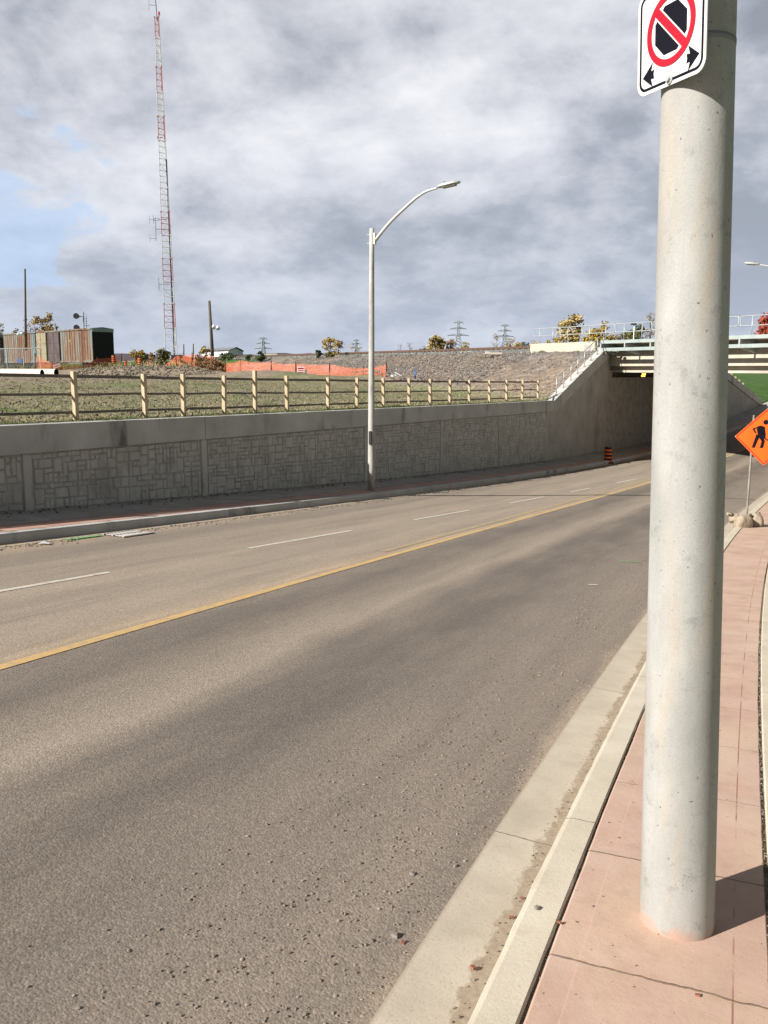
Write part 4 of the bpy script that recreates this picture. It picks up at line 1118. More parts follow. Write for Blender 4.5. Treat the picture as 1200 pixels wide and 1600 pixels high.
# ------------------------------------------------------------------ other poles, signals, sheds
def wood_pole(px0, row_b, px1, row_t, Y, label, r=.12, lampside=None):
    b = hpy(px0, row_b, Y); t = hpy(px1, row_t, Y); root = empty('utility_pole', b, label, 'pole', 'dark wooden poles beyond the field')
    g = MB(); g.tube([Vector((0, 0, -.6)), t-b], [r*1.15, r*.8], 8); g.build('shaft', 'pole_wood', root)
    if lampside:
        h, sz = lampside; c = (t-b)*h; g = MB(); g.tube([c, c+Vector((-.45*sz, 0, -.15))], .05, 6); g.build('bracket', 'dark_steel', root)
        for k in range(2):
            g = MB(); g.tube([c+Vector((-.3*sz-.45*k*sz, -.1, -.05-.1*k)), c+Vector((-.3*sz-.45*k*sz-.1*sz, -.35, -.35-.1*k))], [.12, .22], 10); g.build('floodlight', 'white_paint', root)
    return root
wood_pole(40, 540, 39, 420, 108, 'thin wooden pole with white floodlights behind the rusty boxcar', .14, (.18, 1))
wood_pole(332, 548, 327, 470, 96, 'leaning dark wooden pole beside the white shed', .17, (.52, -1))
for px, r0, r1, lb in ((287, 556, 538, 'short black post right of the mast foot, left one of the pair'), (302, 554, 537, 'short black post right of the mast foot, right one of the pair')):
    wood_pole(px, r0+16, px, r1, 80, lb, .07)
# railway signal
sp_ = hpy(131, 520, 112); sgl = empty('railway_signal', sp_, 'railway signal mast with two round black target heads above the boxcar', 'railway signal')
t_ = hpy(130, 487, 112)-sp_
g = MB(); g.bar(Vector((0, 0, -3.5)), t_, .07); g.bar(Vector((.35, 0, -3.5)), t_*.75+Vector((.35, 0, 0)), .05)
for k in range(9): g.bar(t_*(k/9)+Vector((-.05, 0, 0)), t_*(k/9)+Vector((.45, 0, 0)), .03)
g.bar(t_*.35+Vector((0, 0, 0)), t_*.35+Vector((.75, 0, 0)), .05); g.bar(t_*.78, t_*.78+Vector((-.6, 0, .0)), .06); g.bar(t_*.18, t_*.18+Vector((-.6, 0, 0)), .06); g.build('mast', 'tower_grey', sgl)
for px, py in ((120.5, 494), (121, 512)):
    c = hpy(px, py, 112)-sp_; g = MB(); g.tube([c+Vector((0, -.35, 0)), c+Vector((0, .05, 0))], [.22, .28], 18); 
    g.tube([c+Vector((0, -.4, 0)), c+Vector((0, -.34, 0))], .36, 18); g.build('signal_head', 'black', sgl)
# white shed
sb = hpy(346, 563, 118); shed = empty('shed', sb, 'white metal shed with grey gable roof past the embankment', 'shed')
def lp(px, py, Y): return hpy(px, py, Y)-sb
A = [lp(316, 566, 124), lp(358, 566, 116), lp(380, 566, 121), lp(338, 566, 129)]
hgt = lp(358, 547, 116).z-A[1].z
g = MB(); Bt = [Vector((a.x, a.y, hgt+A[1].z)) for a in A]; Ab = [Vector((a.x, a.y, A[1].z-1)) for a in A]
ridge0 = (Bt[1]+Bt[2])/2+Vector((0, 0, .42)); ridge1 = (Bt[0]+Bt[3])/2+Vector((0, 0, .42))
g.add(Ab+Bt+[ridge0, ridge1], [(0,1,5,4), (1,2,6,8,5), (2,3,7,6), (3,0,4,9,7)]); g.build('wall', 'white_paint', shed)
g = MB(); ov = Vector((0, 0, .05)); e_ = (Bt[1]-Bt[0]).normalized()*.25; s_ = (Bt[2]-Bt[1]).normalized()*.2
g.add([Bt[0]-e_-s_+ov*.3, Bt[1]+e_-s_+ov*.3, ridge0+e_+ov, ridge1-e_+ov, Bt[2]+e_+s_+ov*.3, Bt[3]-e_+s_+ov*.3], [(0,1,2,3), (3,2,4,5)])
g.add([v-Vector((0, 0, .1)) for v in [Bt[0]-e_-s_+ov*.3, Bt[1]+e_-s_+ov*.3, ridge0+e_+ov, ridge1-e_+ov, Bt[2]+e_+s_+ov*.3, Bt[3]-e_+s_+ov*.3]], [(3,2,1,0), (5,4,2,3)])
g.build('roof', 'roof_grey', shed)
g = MB(); d_ = (Bt[2]-Bt[1]); nn = d_.cross(Vector((0, 0, 1))).normalized(); nn = nn if nn.y < 0 else -nn
q0 = Ab[1]+d_*.4+nn*.03; q1 = Ab[1]+d_*.78+nn*.03; g.add([q0+Vector((0,0,.6)), q1+Vector((0,0,.6)), q1+Vector((0,0,1.95)), q0+Vector((0,0,1.95))], [(0,1,2,3)]); g.build('door', 'steel_plate', shed)
# white lorry body behind the track
tb_ = hpy(428, 563, 150); tl = empty('parked_truck', tb_, 'white box truck body standing beyond the railway between the bush and the yellow tree', 'truck')
g = MB(); g.box((-.4, 0, .3), (2.3, 1.8, 1.5)); g.build('cargo_box', 'white_paint', tl)
g = MB(); g.box((-.4, 0, 1.09), (2.4, 1.9, .1)); g.build('roof', 'leaf_tan', tl)
g = MB(); g.box((1.35, 0, .25), (1.1, 1.7, 1.4)); cbn = g.build('cab', 'dark_steel', tl)
for x_ in (-1.0, 1.3):
    g = MB(); g.tube([(x_, -.95, -.5), (x_, .95, -.5)], .35, 14); g.build('wheel', 'rubber', tl)

# transmission towers
def pylon(px, rowt, rowb, Y, label):
    b = hpy(px, rowb, Y); h = hpy(px, rowt, Y).z-b.z
    root = empty('transmission_tower', b, label, 'pylon', 'lattice pylons on the horizon'); g = MB(); th = .00045*Y
    prof = [(-.15, .17), (0, .15), (.35, .085), (.62, .045), (1.0, .03)]
    for i in range(len(prof)-1):
        (z0, w0), (z1, w1) = prof[i], prof[i+1]
        for sx, sy in ((-1,-1), (1,-1), (1,1), (-1,1)):
            g.bar(Vector((sx*w0*h, sy*w0*h, z0*h)), Vector((sx*w1*h, sy*w1*h, z1*h)), th)
        for sy in (-1, 1):
            n = 3
            for k in range(n):
                f0 = k/n; f1 = (k+1)/n; wa = w0+(w1-w0)*f0; wb_ = w0+(w1-w0)*f1; za = z0+(z1-z0)*f0; zb_ = z0+(z1-z0)*f1
                g.bar(Vector((-wa*h, sy*wa*h, za*h)), Vector((wb_*h, sy*wb_*h, zb_*h)), th*.7); g.bar(Vector((wa*h, sy*wa*h, za*h)), Vector((-wb_*h, sy*wb_*h, zb_*h)), th*.7)
    g.build('lattice', 'tower_grey', root)
    for f, hw in ((.52, .40), (.76, .30), (.98, .18)):
        g = MB()
        for s_ in (-1, 1):
            g.bar(Vector((0, 0, f*h)), Vector((s_*hw*h, 0, f*h-.01*h)), th); g.bar(Vector((0, 0, (f+.06)*h)), Vector((s_*hw*h, 0, f*h-.01*h)), th*.7); g.bar(Vector((s_*hw*h*.95, 0, f*h)), Vector((s_*hw*h*.95, 0, (f-.05)*h)), th*.8)
        g.build('cross_arm', 'tower_grey', root)
pylon(411.5, 528, 562, 260, 'leftmost lattice pylon, above the bush left of the white truck')
pylon(556.5, 531, 556, 330, 'faint lattice pylon just left of the street lamp')
pylon(715.5, 503, 546, 250, 'tallest lattice pylon, between orange trees left of the underpass')
pylon(788, 508, 544, 260, 'lattice pylon behind the bare grey tree near the ballast wall')

# culvert pipes on the dirt
for i, (px, py, Y, L_) in enumerate(((88, 582, 60, 9), (66, 583, 58.5, 9))):
    c = hpy(px, py, Y); d_ = Vector((-.93, .36, 0)).normalized() if i == 0 else Vector((-.96, .27, 0)).normalized()
    root = empty('culvert_pipe', c, ['silvery corrugated culvert pipe lying on the dirt, the farther one of the pair', 'silvery corrugated culvert pipe lying on the dirt, the nearer one of the pair'][i], 'pipe', 'culvert pipes on the dirt')
    g = MB(); g.tube([d_*(L_*k/60) for k in range(61)], [.235+(.008 if k % 2 else 0) for k in range(61)], 20, cap=False)
    g.build('outer_shell', 'pipe_metal', root)
    g = MB(); g.tube([d_*(L_*k/4) for k in range(5)], .215, 20, cap=False); g.build('inner_shell', 'dark_steel', root)

# ------------------------------------------------------------------ orange netting
def net(pts, label, posts=True, sag=.25):
    """pts: (px, row_bottom, row_top, Y)"""
    b0 = hpy(pts[0][0], pts[0][1], pts[0][3]); root = empty('orange_net', b0, label, 'safety net', 'orange safety netting')
    g = MB(); uv = []; L = 0; prev = None; cols = []
    fine = []
    for i in range(len(pts)-1):
        a, b = pts[i], pts[i+1]
        for k in range(6):
            t = k/6; sg_ = -sag*4*t*(1-t)*.3
            pb_ = hpy(a[0]+(b[0]-a[0])*t, a[1]+(b[1]-a[1])*t, a[3]+(b[3]-a[3])*t); pt_ = hpy(a[0]+(b[0]-a[0])*t, a[2]+(b[2]-a[2])*t, a[3]+(b[3]-a[3])*t)
            fine.append((pb_, pt_+Vector((0, 0, sg_))))
    a = pts[-1]; fine.append((hpy(a[0], a[1], a[3]), hpy(a[0], a[2], a[3])))
    for i, (pb_, pt_) in enumerate(fine):
        if prev is not None: L += (pb_-prev).length
        prev = pb_
        for k in range(4):
            f = k/3; p = pb_.lerp(pt_, f); wv = .12*math.sin(L*1.7+f*2)*(.4+f*.6); g.v.append(tuple(p-b0+Vector((0, wv, 0)))); uv.append((L*K, (pt_-pb_).length*f*K))
    for i in range(len(fine)-1):
        for k in range(3):
            g.f.append((i*4+k, (i+1)*4+k, (i+1)*4+k+1, i*4+k+1)); g.sm.append(True)
    g.build('net_sheet', 'orange_net', root, uvs=uv)
    for i, a in enumerate(pts):
        pb_, pt_ = hpy(a[0], a[1]+3, a[3]), hpy(a[0], a[2]-2, a[3]); g = MB(); g.bar(pb_-b0, pt_-b0, .035); g.build('stake', 'dark_steel', root)
net([(352, 590, 567, 60), (376, 590, 563, 59), (424, 591, 566, 57), (462, 591, 568, 55), (515, 593, 569, 53), (568, 594, 575, 51), (604, 592, 569, 49)], 'orange netting strung on stakes along the embankment foot, behind the white notice')
net([(55, 581, 554, 66), (82, 582, 567, 66), (130, 580, 568, 67), (152, 577, 560, 68), (190, 576, 555, 69)], 'sagging orange netting in front of the rusty boxcar')
net([(228, 573, 563, 72), (240, 574, 568, 71), (256, 574, 570, 70), (275, 573, 556, 69), (300, 576, 553, 67), (330, 580, 556, 66), (356, 586, 571, 64)], 'orange netting over the mound below the radio mast')
# white notice on the net
nb = hpy(470, 579, 54.3); ns = empty('warning_notice', nb, 'small white notice with red bands hanging on the orange netting', 'notice')
g = MB(); g.box((0, 0, 0), (.44, .02, .46)); g.build('board', 'sign_white', ns)
for z_, h_ in ((.13, .09), (.0, .05), (-.10, .04)):
    g = MB(); g.box((0, -.014, z_), (.36, .006, h_)); g.build('printed_band', 'ring_red', ns)
nb = hpy(88, 572, 69); ns = empty('warning_notice', nb, 'white notice lying crooked on the sagging netting before the boxcar', 'notice', rz=.2)
g = MB(); g.box((0, 0, 0), (.6, .02, .26), Matrix.Rotation(-.35, 3, 'Y')); g.build('board', 'sign_white', ns)
g = MB(); g.box((0, -.014, 0), (.46, .006, .07), Matrix.Rotation(-.35, 3, 'Y')); g.build('printed_band', 'ring_red', ns)

# chain link fence at left
cfb = hpy(0, 572, 84); cf = empty('chain_link_fence', cfb, 'grey chain-link fence in front of the left half of the boxcar', 'fence')
pa_, pb2 = hpy(-40, 578, 84), hpy(64, 576, 84); hF = hpy(20, 545, 84).z-hpy(20, 577, 84).z
g = MB(); g.v = [tuple(v-cfb) for v in (pa_, pb2, pb2+Vector((0, 0, hF)), pa_+Vector((0, 0, hF)))]; g.f = [(0,1,2,3)]; g.sm = [False]
L_ = (pb2-pa_).length*K; g.build('wire_mesh', 'chain_link', cf, uvs=[(0,0), (L_,0), (L_,hF*K), (0,hF*K)])
g = MB(); g.bar(pa_-cfb+Vector((0,0,hF)), pb2-cfb+Vector((0,0,hF)), .045); g.build('top_rail', 'galvanised', cf)
for k in range(5):
    q_ = pa_.lerp(pb2, k/4)-cfb; g = MB(); g.bar(q_, q_+Vector((0,0,hF)), .05); g.build('fence_post', 'galvanised', cf)
tb3 = hpy(31, 564, 86); g = MB(); g.box((0,0,0), (.5,.3,.28), Matrix.Rotation(.1,3,'Y')); g.box((.1,0,.16), (.3,.25,.1)); tag(g.build('storage_bin', 'blue_tarp', loc=tb3), 'small blue bin behind the chain-link fence by the boxcar', 'bin')

# ------------------------------------------------------------------ trees and shrubs
def tree(b, h, wd, leaf, n, label, name='tree', trunk=.35, bare=0.0, seed=1, group=None, cat=None, lsz=None, zlow=.25):
    r = random.Random(seed); root = empty(name, b, label, cat or name.replace('_', ' '), group)
    g = MB(); tr = max(.05, h*.022)
    tips = []
    g.tube([(0, 0, -.4), (r.uniform(-.02, .02)*h, 0, h*trunk), (r.uniform(-.05, .05)*h, 0, h*.82)], [tr, tr*.75, tr*.18], 6)
    for k in range(12 if h > 2.2 else 7):
        z0 = h*r.uniform(trunk*.6, .75); a = r.uniform(0, 6.28); ln = wd*.5*r.uniform(.5, 1.0)
        p0 = Vector((0, 0, z0)); p1 = p0+Vector((math.cos(a)*ln*.5, math.sin(a)*ln*.5, h*.11)); p2 = p0+Vector((math.cos(a)*ln, math.sin(a)*ln, h*r.uniform(.12, .3)))
        g.tube([p0, p1, p2], [tr*.4, tr*.25, tr*.08], 5); tips.append(p2)
        for _ in range(5 if bare > .3 else 2):
            q = p1.lerp(p2, r.random()); d_ = Vector((r.uniform(-1, 1), r.uniform(-1, 1), r.uniform(.2, 1.3))).normalized()*h*r.uniform(.08, .2)
            g.tube([q, q+d_*.5+Vector((0, 0, .01)), q+d_], [tr*.14, tr*.1, tr*.04], 4); tips.append(q+d_)
    g.build('trunk', 'bark' if bare < .5 else 'twig', root)
    if n:
        g = MB(); cl = []
        for k in range(int(10+n/90)):
            a = r.uniform(0, 6.28); z = r.uniform(zlow, .95); rr_ = wd*.5*math.sqrt(max(.05, 1-((z-.55)/.5)**2))*r.uniform(.2, .95)
            cl.append((Vector((math.cos(a)*rr_, math.sin(a)*rr_, z*h)), wd*r.uniform(.09, .20)))
        for t_ in tips[:14]: cl.append((t_, wd*.12))
        ls = lsz or max(.07, min(.22, wd*.055))
        for k in range(n):
            c, cr_ = r.choice(cl); v = Vector((r.gauss(0, 1), r.gauss(0, 1), r.gauss(0, .8)))*cr_*.6
            p = c+v; s1 = ls*r.uniform(.6, 1.5); u = Vector((r.uniform(-1, 1), r.uniform(-1, 1), r.uniform(-1, 1))).normalized()*s1; w_ = u.orthogonal().normalized()*s1*.7
            w_ = Matrix.Rotation(r.uniform(0, 6.28), 3, u.normalized()) @ w_
            g.add([p-u, p+w_, p+u, p-w_], [(0,1,2,3)])
        g.build('crown', leaf, root)
    return root
def tree_at(px, rowb, rowt, wpx, Y, leaf, n, label, **k):
    b = hpy(px, rowb, Y); h = hpy(px, rowt, Y).z-b.z; return tree(b, h, wpx*Y/F, leaf, n, label, **k)
TG = 'autumn trees beyond the railway'
tree_at(71, 565, 496, 30, 130, 'leaf_gold', 1600, 'pale golden tree rising behind the rusty boxcar', seed=2, group=TG, bare=.2)
tree_at(50, 565, 502, 24, 132, 'leaf_tan', 160, 'nearly bare tree left of the golden one behind the boxcar', seed=3, group=TG, bare=.8)
tree_at(26, 560, 513, 20, 140, 'leaf_olive', 500, 'greyish olive tree left of the wooden pole behind the boxcar', seed=4, group=TG)
tree_at(2, 560, 512, 14, 138, 'leaf_olive', 500, 'olive tree at the left edge behind the brown-red boxcar', seed=5, group=TG)
tree_at(93, 560, 512, 16, 134, 'leaf_tan', 60, 'bare grey tree between the golden tree and the signal', seed=6, group=TG, bare=.9)
SGp = 'shrubs around the mast foot'
tree_at(217, 571, 546, 22, 78, 'leaf_yellow', 900, 'bright yellow shrub left of the radio mast', name='shrub', seed=7, group=SGp, zlow=.1)
tree_at(228, 572, 554, 20, 78, 'leaf_green', 700, 'low green shrub under the bright yellow one', name='shrub', seed=8, group=SGp, zlow=.1)
tree_at(253, 574, 547, 26, 76, 'leaf_olive', 1500, 'olive-green shrub directly left of the radio mast foot', name='shrub', seed=9, group=SGp, zlow=.08)
tree_at(238, 573, 553, 12, 77, 'dry_brown', 400, 'brown shrub between the green and olive shrubs', name='shrub', seed=10, group=SGp, zlow=.1)
tree_at(324, 578, 543, 20, 70, 'leaf_yellow', 420, 'thin yellow-leaved sapling left of the white shed', name='shrub', seed=11, group=SGp, zlow=.2, bare=.4)
tree_at(318, 583, 556, 34, 66, 'dry_brown', 2600, 'dry russet brush beneath the yellow sapling', name='shrub', seed=12, group=SGp, zlow=.05, lsz=.05)
tree_at(338, 588, 561, 30, 63, 'dry_brown', 2600, 'dry russet brush at the right end of the mound netting', name='shrub', seed=13, group=SGp, zlow=.05, lsz=.05)
tree_at(293, 582, 557, 26, 68, 'dry_brown', 1500, 'dry brown brush below the pair of black posts', name='shrub', seed=14, group=SGp, zlow=.05, lsz=.05)
tree_at(354, 570, 553, 26, 84, 'leaf_green', 600, 'low green bush below the white shed', name='shrub', seed=15, group='bushes along the track', zlow=.05)
tree_at(388, 567, 554, 9, 74, 'leaf_green', 320, 'small dark green bush right of the white shed', name='shrub', seed=16, group='bushes along the track', zlow=.05)
tree_at(408, 566, 551, 16, 74, 'leaf_green', 600, 'dark green bush below the leftmost pylon', name='shrub', seed=17, group='bushes along the track', zlow=.05)
tree_at(498, 560, 546, 9, 66, 'leaf_green', 320, 'small dark bush left of the young yellow tree', name='shrub', seed=18, group='bushes along the track', zlow=.1)
tree_at(516, 562, 528, 24, 66, 'leaf_yellow', 360, 'sparse young tree with yellow leaves on the track edge', seed=19, group=TG, bare=.4, zlow=.3)
tree_at(528, 560, 533, 18, 68, 'leaf_gold', 260, 'sparse golden sapling touching the young yellow tree on its right', seed=20, group=TG, bare=.4, zlow=.3)
tree_at(515, 562, 551, 14, 65, 'leaf_olive', 300, 'low olive bush at the foot of the young yellow tree', name='shrub', seed=21, group='bushes along the track', zlow=.05)
tree_at(555, 556, 538, 30, 150, 'leaf_tan', 30, 'bare thicket left of the street lamp pole', seed=22, group=TG, bare=.95)
tree_at(625, 556, 537, 8, 190, 'leaf_tan', 20, 'thin bare tree just right of the street lamp, left one of two', seed=23, group=TG, bare=.95)
tree_at(640, 556, 535, 10, 190, 'leaf_tan', 80, 'thin bare tree right of the street lamp, right one of two', seed=24, group=TG, bare=.95)
tree_at(682, 556, 526, 28, 180, 'leaf_gold', 1500, 'round orange-gold tree left of the tallest pylon', seed=25, group=TG)
tree_at(665, 556, 542, 18, 185, 'leaf_olive', 500, 'low olive tree at the left of the orange-gold one', seed=26, group=TG)
tree_at(705, 556, 532, 18, 182, 'dry_brown', 700, 'brown tree hiding the foot of the tallest pylon', seed=27, group=TG)
tree_at(727, 556, 535, 14, 182, 'leaf_yellow', 500, 'yellow-green tree right of the tallest pylon', seed=28, group=TG)
tree_at(776, 552, 522, 22, 170, 'leaf_tan', 60, 'bare grey tree in front of the pylon near the ballast wall', seed=29, group=TG, bare=.95)
tree_at(797, 552, 526, 14, 170, 'leaf_gold', 400, 'thin golden tree right of the bare grey one', seed=30, group=TG)
tree_at(808, 552, 535, 18, 168, 'leaf_yellow', 500, 'yellow bush above the track left of the ballast wall', seed=31, group=TG)
tree_at(832, 552, 531, 14, 168, 'leaf_gold', 400, 'gold bush beside the left end of the railing', seed=32, group=TG)
tree_at(820, 552, 536, 16, 172, 'leaf_green', 500, 'dark green bush between the yellow and gold ones', seed=33, group=TG)
tree_at(889, 556, 493, 36, 110, 'leaf_gold', 1500, 'tall gold tree behind the left railing panel', seed=34, group=TG, zlow=.3)
tree_at(866, 552, 529, 26, 112, 'leaf_yellow', 700, 'low yellow bush left of the tall gold tree', seed=35, group=TG)
tree_at(929, 556, 513, 34, 100, 'leaf_yellow', 1300, 'yellow tree behind the railing where the wing wall meets the bridge', seed=36, group=TG)
tree_at(950, 552, 525, 26, 105, 'leaf_gold', 600, 'low golden bush right of that yellow tree', seed=37, group=TG)
tree_at(984, 556, 517, 30, 104, 'leaf_olive', 1400, 'olive tree behind the bridge railing left of the big pole', seed=38, group=TG)
tree_at(998, 556, 506, 16, 100, 'leaf_green', 900, 'narrow dark green tree beside the olive one behind the bridge', seed=39, group=TG)
tree_at(1014, 556, 486, 22, 110, 'leaf_tan', 260, 'tall nearly bare tree at the edge of the big pole', seed=40, group=TG, bare=.8)
tree_at(1198, 552, 493, 46, 74, 'leaf_red', 2600, 'red maple behind the bridge railing at the right edge', seed=41, group=TG, zlow=.1)
# distant grey building and small light mast behind the bridge
db = hpy(969, 540, 140); dbl = empty('building', db, 'small dark block building seen through the bridge railing', 'building')
g = MB(); g.box((0, 0, .5), (2.2, 2, 2.4)); g.build('wall', 'roof_grey', dbl); g = MB(); g.box((-.5, -1.02, .9), (.5, .05, .5)); g.box((.5, -1.02, .9), (.5, .05, .5)); g.build('window', 'glass_dark', dbl)
pm = hpy(989.5, 540, 60); pmr = empty('light_post', pm, 'short white light post with dark head behind the bridge railing', 'lamp')
g = MB(); g.tube([(0, 0, -.5), (0, 0, 1.35)], .032, 8); g.build('post', 'white_paint', pmr); g = MB(); g.box((-.05, 0, 1.42), (.34, .2, .1)); g.build('lamp_head', 'dark_steel', pmr)

# weeds along the siding (uncountable)
def scatter_blades(name, m, pts, h, wd, n_per, label, cat, seed):
    r = random.Random(seed); g = MB()
    for p in pts:
        for _ in range(n_per):
            a = r.uniform(0, 6.28); hh = h*r.uniform(.4, 1.2); q = p+Vector((r.gauss(0, wd*1.5), r.gauss(0, wd*1.5), 0)); d_ = Vector((math.cos(a), math.sin(a), 0))*wd*.5
            tip = q+Vector((r.uniform(-.5, .5)*hh, r.uniform(-.5, .5)*hh, hh)); g.add([q-d_, q+d_, tip], [(0,1,2)])
    o = g.build(name, m); tag(o, label, cat, kind='stuff'); return o
r = random.Random(11)
pts = [hpy(r.uniform(-10, 190), 578-r.random()*4, r.uniform(72, 94)) for _ in range(420)]
for p in pts: p.z = GZ(p.x, p.y)
scatter_blades('weeds', 'leaf_olive', pts, .5, .10, 6, 'tall weeds along the siding below the boxcar', 'weeds', 1)
pts = [hpy(r.uniform(150, 360), 576, r.uniform(66, 80)) for _ in range(500)]
for p in pts: p.z = GZ(p.x, p.y)
scatter_blades('dry_grass', 'grass_dry', pts, .5, .08, 6, 'dry grass on the dirt mound', 'grass', 2)
# field tufts
pts1 = []; pts2 = []; clods = []
def land_z(s, w_):
    p = P(s, dB(s)+.30+w_); z, e, f = Hland(p.x, p.y, s, w_); z = min(z, zedge(s)-.05+.75*w_)
    amp = (.03+.05*ss_(0, 6, w_)+.05*e)*(0 if w_ < .2 else 1)
    z += amp*(noise.noise(Vector((p.x*1.9, p.y*1.9, 0)))+.7*noise.noise(Vector((p.x*4.7, p.y*4.7, 3)))+.6*noise.noise(Vector((p.x*.5, p.y*.5, 7))))
    return Vector((p.x, p.y, z)), e
for _ in range(16000):
    s = r.uniform(4, 40); w_ = 26*r.random()**1.6; p, e = land_z(s, w_)
    if e > .1: continue
    gn = noise.noise(Vector((p.x*.45, p.y*.45, 11)))
    (pts1 if gn > .12-.5*(w_ < .7) else pts2).append(p)
for _ in range(5000):
    s = r.uniform(5, 35); p, e = land_z(s, r.uniform(.02, .35)); pts1.append(p)
scatter_blades('grass', 'grass_blade', pts1, .045, .022, 4, 'green grass sprouting on the rough field and along the coping', 'grass', 3)
scatter_blades('grass', 'grass_dry', pts2, .05, .026, 4, 'straw-coloured dry grass on the rough field', 'grass', 4)
# stones: generic low-poly stones in one mesh
def stones(name, m, items, label, cat, seed, kind='stuff'):
    r = random.Random(seed); g = MB(); t = (1+5**.5)/2
    iv = [Vector(v).normalized() for v in ((-1,t,0),(1,t,0),(-1,-t,0),(1,-t,0),(0,-1,t),(0,1,t),(0,-1,-t),(0,1,-t),(t,0,-1),(t,0,1),(-t,0,-1),(-t,0,1))]
    fc = [(0,11,5),(0,5,1),(0,1,7),(0,7,10),(0,10,11),(1,5,9),(5,11,4),(11,10,2),(10,7,6),(7,1,8),(3,9,4),(3,4,2),(3,2,6),(3,6,8),(3,8,9),(4,9,5),(2,4,11),(6,2,10),(8,6,7),(9,8,1)]
    for p, sz in items:
        sx, sy, sz_ = sz*r.uniform(.7, 1.4), sz*r.uniform(.7, 1.3), sz*r.uniform(.45, .9); a = r.uniform(0, 6.28); ca, sa = math.cos(a), math.sin(a)
        vs = []
        for v in iv:
            k = r.uniform(.75, 1.2); x, y, z = v.x*sx*k, v.y*sy*k, v.z*sz_*k; vs.append((p.x+x*ca-y*sa, p.y+x*sa+y*ca, p.z+z+sz_*.5))
        g.add(vs, fc)
    return tag(g.build(name, m), label, cat, kind=kind)
items = []
for _ in range(14000):
    s = r.uniform(20, 41); w_ = r.uniform(.1, 26); p, e = land_z(s, w_)
    if e < .03 or e > .99: continue
    items.append((p, r.uniform(.015, .05)))
for _ in range(9000):
    t_ = r.uniform(4, 46); q_ = r.uniform(-5.6, -.8); p = TQ(t_, q_); z, e, f = Hland(p.x, p.y, 30, 40); items.append((Vector((p.x, p.y, z)), r.uniform(.02, .055)))
stones('embankment_stones', 'rock_grey', items, 'loose grey stones covering the railway embankment slope', 'stones', 5)
items = []
for _ in range(3500):
    t_ = r.uniform(-1, 60); q_ = r.uniform(-.9, .4); p = TQ(t_, q_); items.append((Vector((p.x, p.y, .88+.2*(q_+.3))), r.uniform(.05, .11)))
stones('ballast_stones', 'ballast', items, 'coarse ballast stones along the track shoulder', 'stones', 6)
items = []
for _ in range(11000):
    s = r.uniform(5, 36); w_ = 22*r.random()**1.3; p, e = land_z(s, w_)
    if noise.noise(Vector((p.x*.6, p.y*.6, 2))) > -.25: items.append((p, r.uniform(.012, .042)))
for _ in range(1500):
    p = hpy(r.uniform(120, 340), 580, r.uniform(58, 72)); p.z = GZ(p.x, p.y); items.append((p, r.uniform(.04, .11)))
stones('earth_clods', 'clod', items, 'brown clods of earth scattered over the rough field', 'soil', 7)

# ------------------------------------------------------------------ small things on the road
items = []
for _ in range(2600):
    s = 1.8+r.random()**1.3*14; d = abs(r.gauss(.35, .30)); 
    if d > 1.5: continue
    items.append((P(s, d, .0), r.uniform(.0022, .0065)*(1+.04*s)))
for _ in range(110):
    s = r.uniform(1.8, 8); d = abs(r.gauss(.3, .35)); items.append((P(s, d), r.uniform(.004, .008)))
for _ in range(700):
    s = r.uniform(2, 14); d = -r.uniform(.2, .31); items.append((P(s, d, -.006), r.uniform(.002, .005)))
for _ in range(900):
    s = r.uniform(1.8, 12); items.append((P(s, -1.134+r.gauss(0, .008), .137), r.uniform(.002, .006)))
for _ in range(420):
    s = r.uniform(1.8, 12); items.append((P(s, -.461+r.gauss(0, .006), .128), r.uniform(.002, .005)))
for _ in range(260):
    s = r.uniform(1.8, 9); items.append((P(s, -r.uniform(.47, 1.12), .140), r.uniform(.0015, .004)))
stones('loose_gravel', 'gravel', items, 'fine gravel scattered along the near lane and gutter', 'gravel', 8)
items = []
for _ in range(1400):
    s = r.uniform(6, 40); items.append((P(s, dG(s)-abs(r.gauss(.05, .12))), r.uniform(.006, .02)))
for _ in range(500):
    s = r.uniform(6, 34); items.append((P(s, dB(s)-abs(r.gauss(.05, .2)), .15), r.uniform(.008, .025)))
stones('loose_gravel', 'gravel', items, 'grit along the far gutter and the foot of the wall', 'gravel', 9)
big = [((644, 1366), .016, 'grey stone on the near lane level with the pole foot'), ((617, 1463), .017, 'grey stone on the near lane beside brick chips'), ((711, 1354), .012, 'small stone nearest the gutter level with the pole foot'), ((839, 1420), .014, 'grey stone sitting on the kerb top')]
def ground_hit(px, py, off):
    d = hpy(px, py, 1.0); z = -2.0
    for _ in range(50):
        q = d*(z/d.z); k = int(np.argmin((PX-q.x)**2+(PY-q.y)**2)); ps_ = PSI[k]; dd = -(q.x-PX[k])*math.cos(ps_)+(q.y-PY[k])*math.sin(ps_)
        z = .5*z+.5*(rz(float(SG[k]), float(dd))+off)
    return d*(z/d.z), float(SG[k]), float(dd)
for (px, py), sz, lb in big:
    p, _, dd = ground_hit(px, py, .143 if px > 800 else 0); stones('stone', 'rock_grey', [(Vector((0, 0, 0)), sz)], lb, 'stone', int(px), None).location = V3(p)
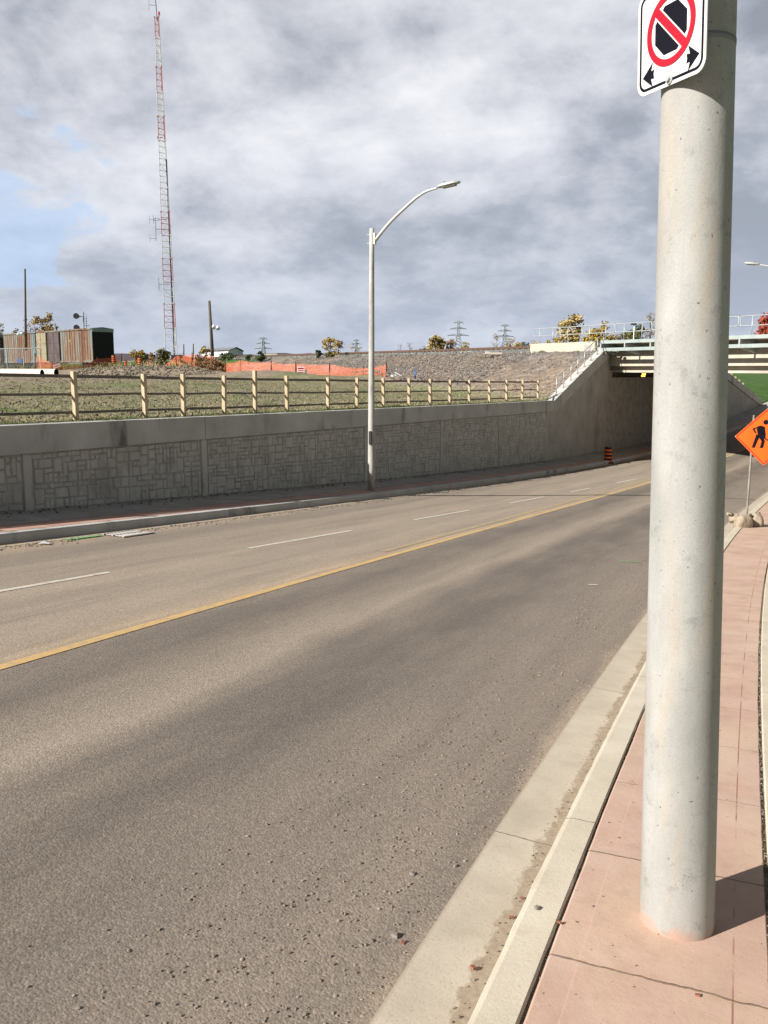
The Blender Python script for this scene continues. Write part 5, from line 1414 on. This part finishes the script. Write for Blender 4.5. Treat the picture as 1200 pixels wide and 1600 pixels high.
for (px, py), sz, lb in (((630, 1474), .012, 'brick chip beside the grey stone on the near lane'), ((739, 1513), .012, 'brick chip lying in the gutter near the picture bottom'), ((799, 1434), .010, 'brick chip at the kerb edge left of the pole'), ((874, 1442), .009, 'brick chip on the kerb joint by the pink pavement'), ((1090, 1556), .009, 'brick chip on the pink pavement below the pole'), ((815, 1404), .009, 'brick chip in the gutter dirt, uppermost of the row')):
    off = .0 if px < 760 else (.143 if px < 900 else .14)
    if px in (799, 815): off = -.005
    p, _, dd = ground_hit(px, py, off)
    g = MB(); g.box((0, 0, sz*.3), (sz*1.6, sz*1.0, sz*.6), Matrix.Rotation(px*.7, 3, 'Z') @ Matrix.Rotation(.2, 3, 'X')); g.box((sz*.5, sz*.2, sz*.5), (sz*.7, sz*.6, sz*.3), Matrix.Rotation(px*.3, 3, 'Z'))
    o = g.build('brick_chip', 'brick', loc=p); tag(o, lb, 'brick chip', 'brick chips')

# catch basin grate and paint marks
gp = P(9.75, dG(9.75)-.18); gr_ = empty('drain_grate', gp, 'rectangular steel storm drain grate in the far gutter beside green paint', 'drain grate')
def rbox(mb, s0, s1, d0, d1, z0, z1):
    mb.hexa([P(s0, d0, z0)-gp, P(s1, d0, z0)-gp, P(s1, d1, z0)-gp, P(s0, d1, z0)-gp], [P(s0, d0, z1)-gp, P(s1, d0, z1)-gp, P(s1, d1, z1)-gp, P(s0, d1, z1)-gp])
gd = dG(9.75)
g = MB(); rbox(g, 9.45, 10.05, gd-.36, gd-.02, -.01, .006); g.build('pit', 'black', gr_)
g = MB()
for k in range(9): rbox(g, 9.47+k*.068, 9.492+k*.068, gd-.35, gd-.03, .004, .018)
for d_ in (gd-.37, gd-.19, gd-.03): rbox(g, 9.44, 10.06, d_-.012, d_+.012, .004, .020)
g.build('grate_bars', 'concrete_wall', gr_)
strip('paint_mark', 'green_paint', 8.75, 9.35, lambda s: dG(s)-.05, lambda s: dG(s)-.12, .012)
p1, s1, dd1 = ground_hit(970, 877, 0); p2_, s2, dd2 = ground_hit(998, 879, 0)
g = MB(); n_ = (p2_-p1).normalized().cross(Vector((0, 0, 1)))*.022; up_ = Vector((0, 0, .005))
g.add([p1-n_+up_, p2_-n_+up_, p2_+n_+up_, p1+n_+up_], [(0,1,2,3)]); o = g.build('paint_mark', 'green_paint', uvs=[(0,0)]*4); o['kind'] = 'structure'
p1, s1, dd1 = ground_hit(920, 914, 0); p2_, _, _ = ground_hit(934, 914, 0); n_ = (p2_-p1).normalized().cross(Vector((0, 0, 1)))*.03
g = MB(); g.add([p1-n_+up_, p2_-n_*.6+up_, p2_+n_+up_, p1+n_*.7+up_], [(0,1,2,3)]); o = g.build('paint_mark', 'paint_white', uvs=[(0,0)]*4); o['kind'] = 'structure'
p1, _, _ = ground_hit(68, 851, 0)
g = MB(); g.add([(-.07, -.03, .012), (0, -.035, .03), (.07, -.02, .012), (.06, .04, .02), (0, .05, .035), (-.06, .03, .014)], [(0,1,4,5), (1,2,3,4)]); tag(g.build('crumpled_paper', 'litter', loc=p1), 'scrap of white litter on the far lane left of the drain', 'litter')
# debris on the dirt by the netting
dp = hpy(622, 587, 47.5); g = MB(); g.box((0, 0, .08), (.42, .3, .05), Matrix.Rotation(.5, 3, 'Y')); g.box((-.25, 0, .0), (.3, .2, .1)); tag(g.build('scrap_board', 'white_paint', loc=dp), 'tilted white scrap board at the right end of the orange netting', 'debris')
dp = hpy(771, 552, 46); g = MB(); g.box((0, 0, .0), (.85, .3, .08)); g.box((-.3, .1, .05), (.2, .2, .08)); tag(g.build('concrete_slab', 'concrete_light', loc=dp), 'small pale concrete slab lying near the top of the embankment', 'debris')
dp = hpy(649, 589, 46); g = MB(); g.tube([(0, 0, -.1), (0.02, 0, .34)], .04, 8); g.tube([(0.02, 0, .34), (0.02, 0, .38)], .05, 8); tag(g.build('marker_post', 'blue_tarp', loc=dp), 'short blue marker post at the embankment foot', 'post')
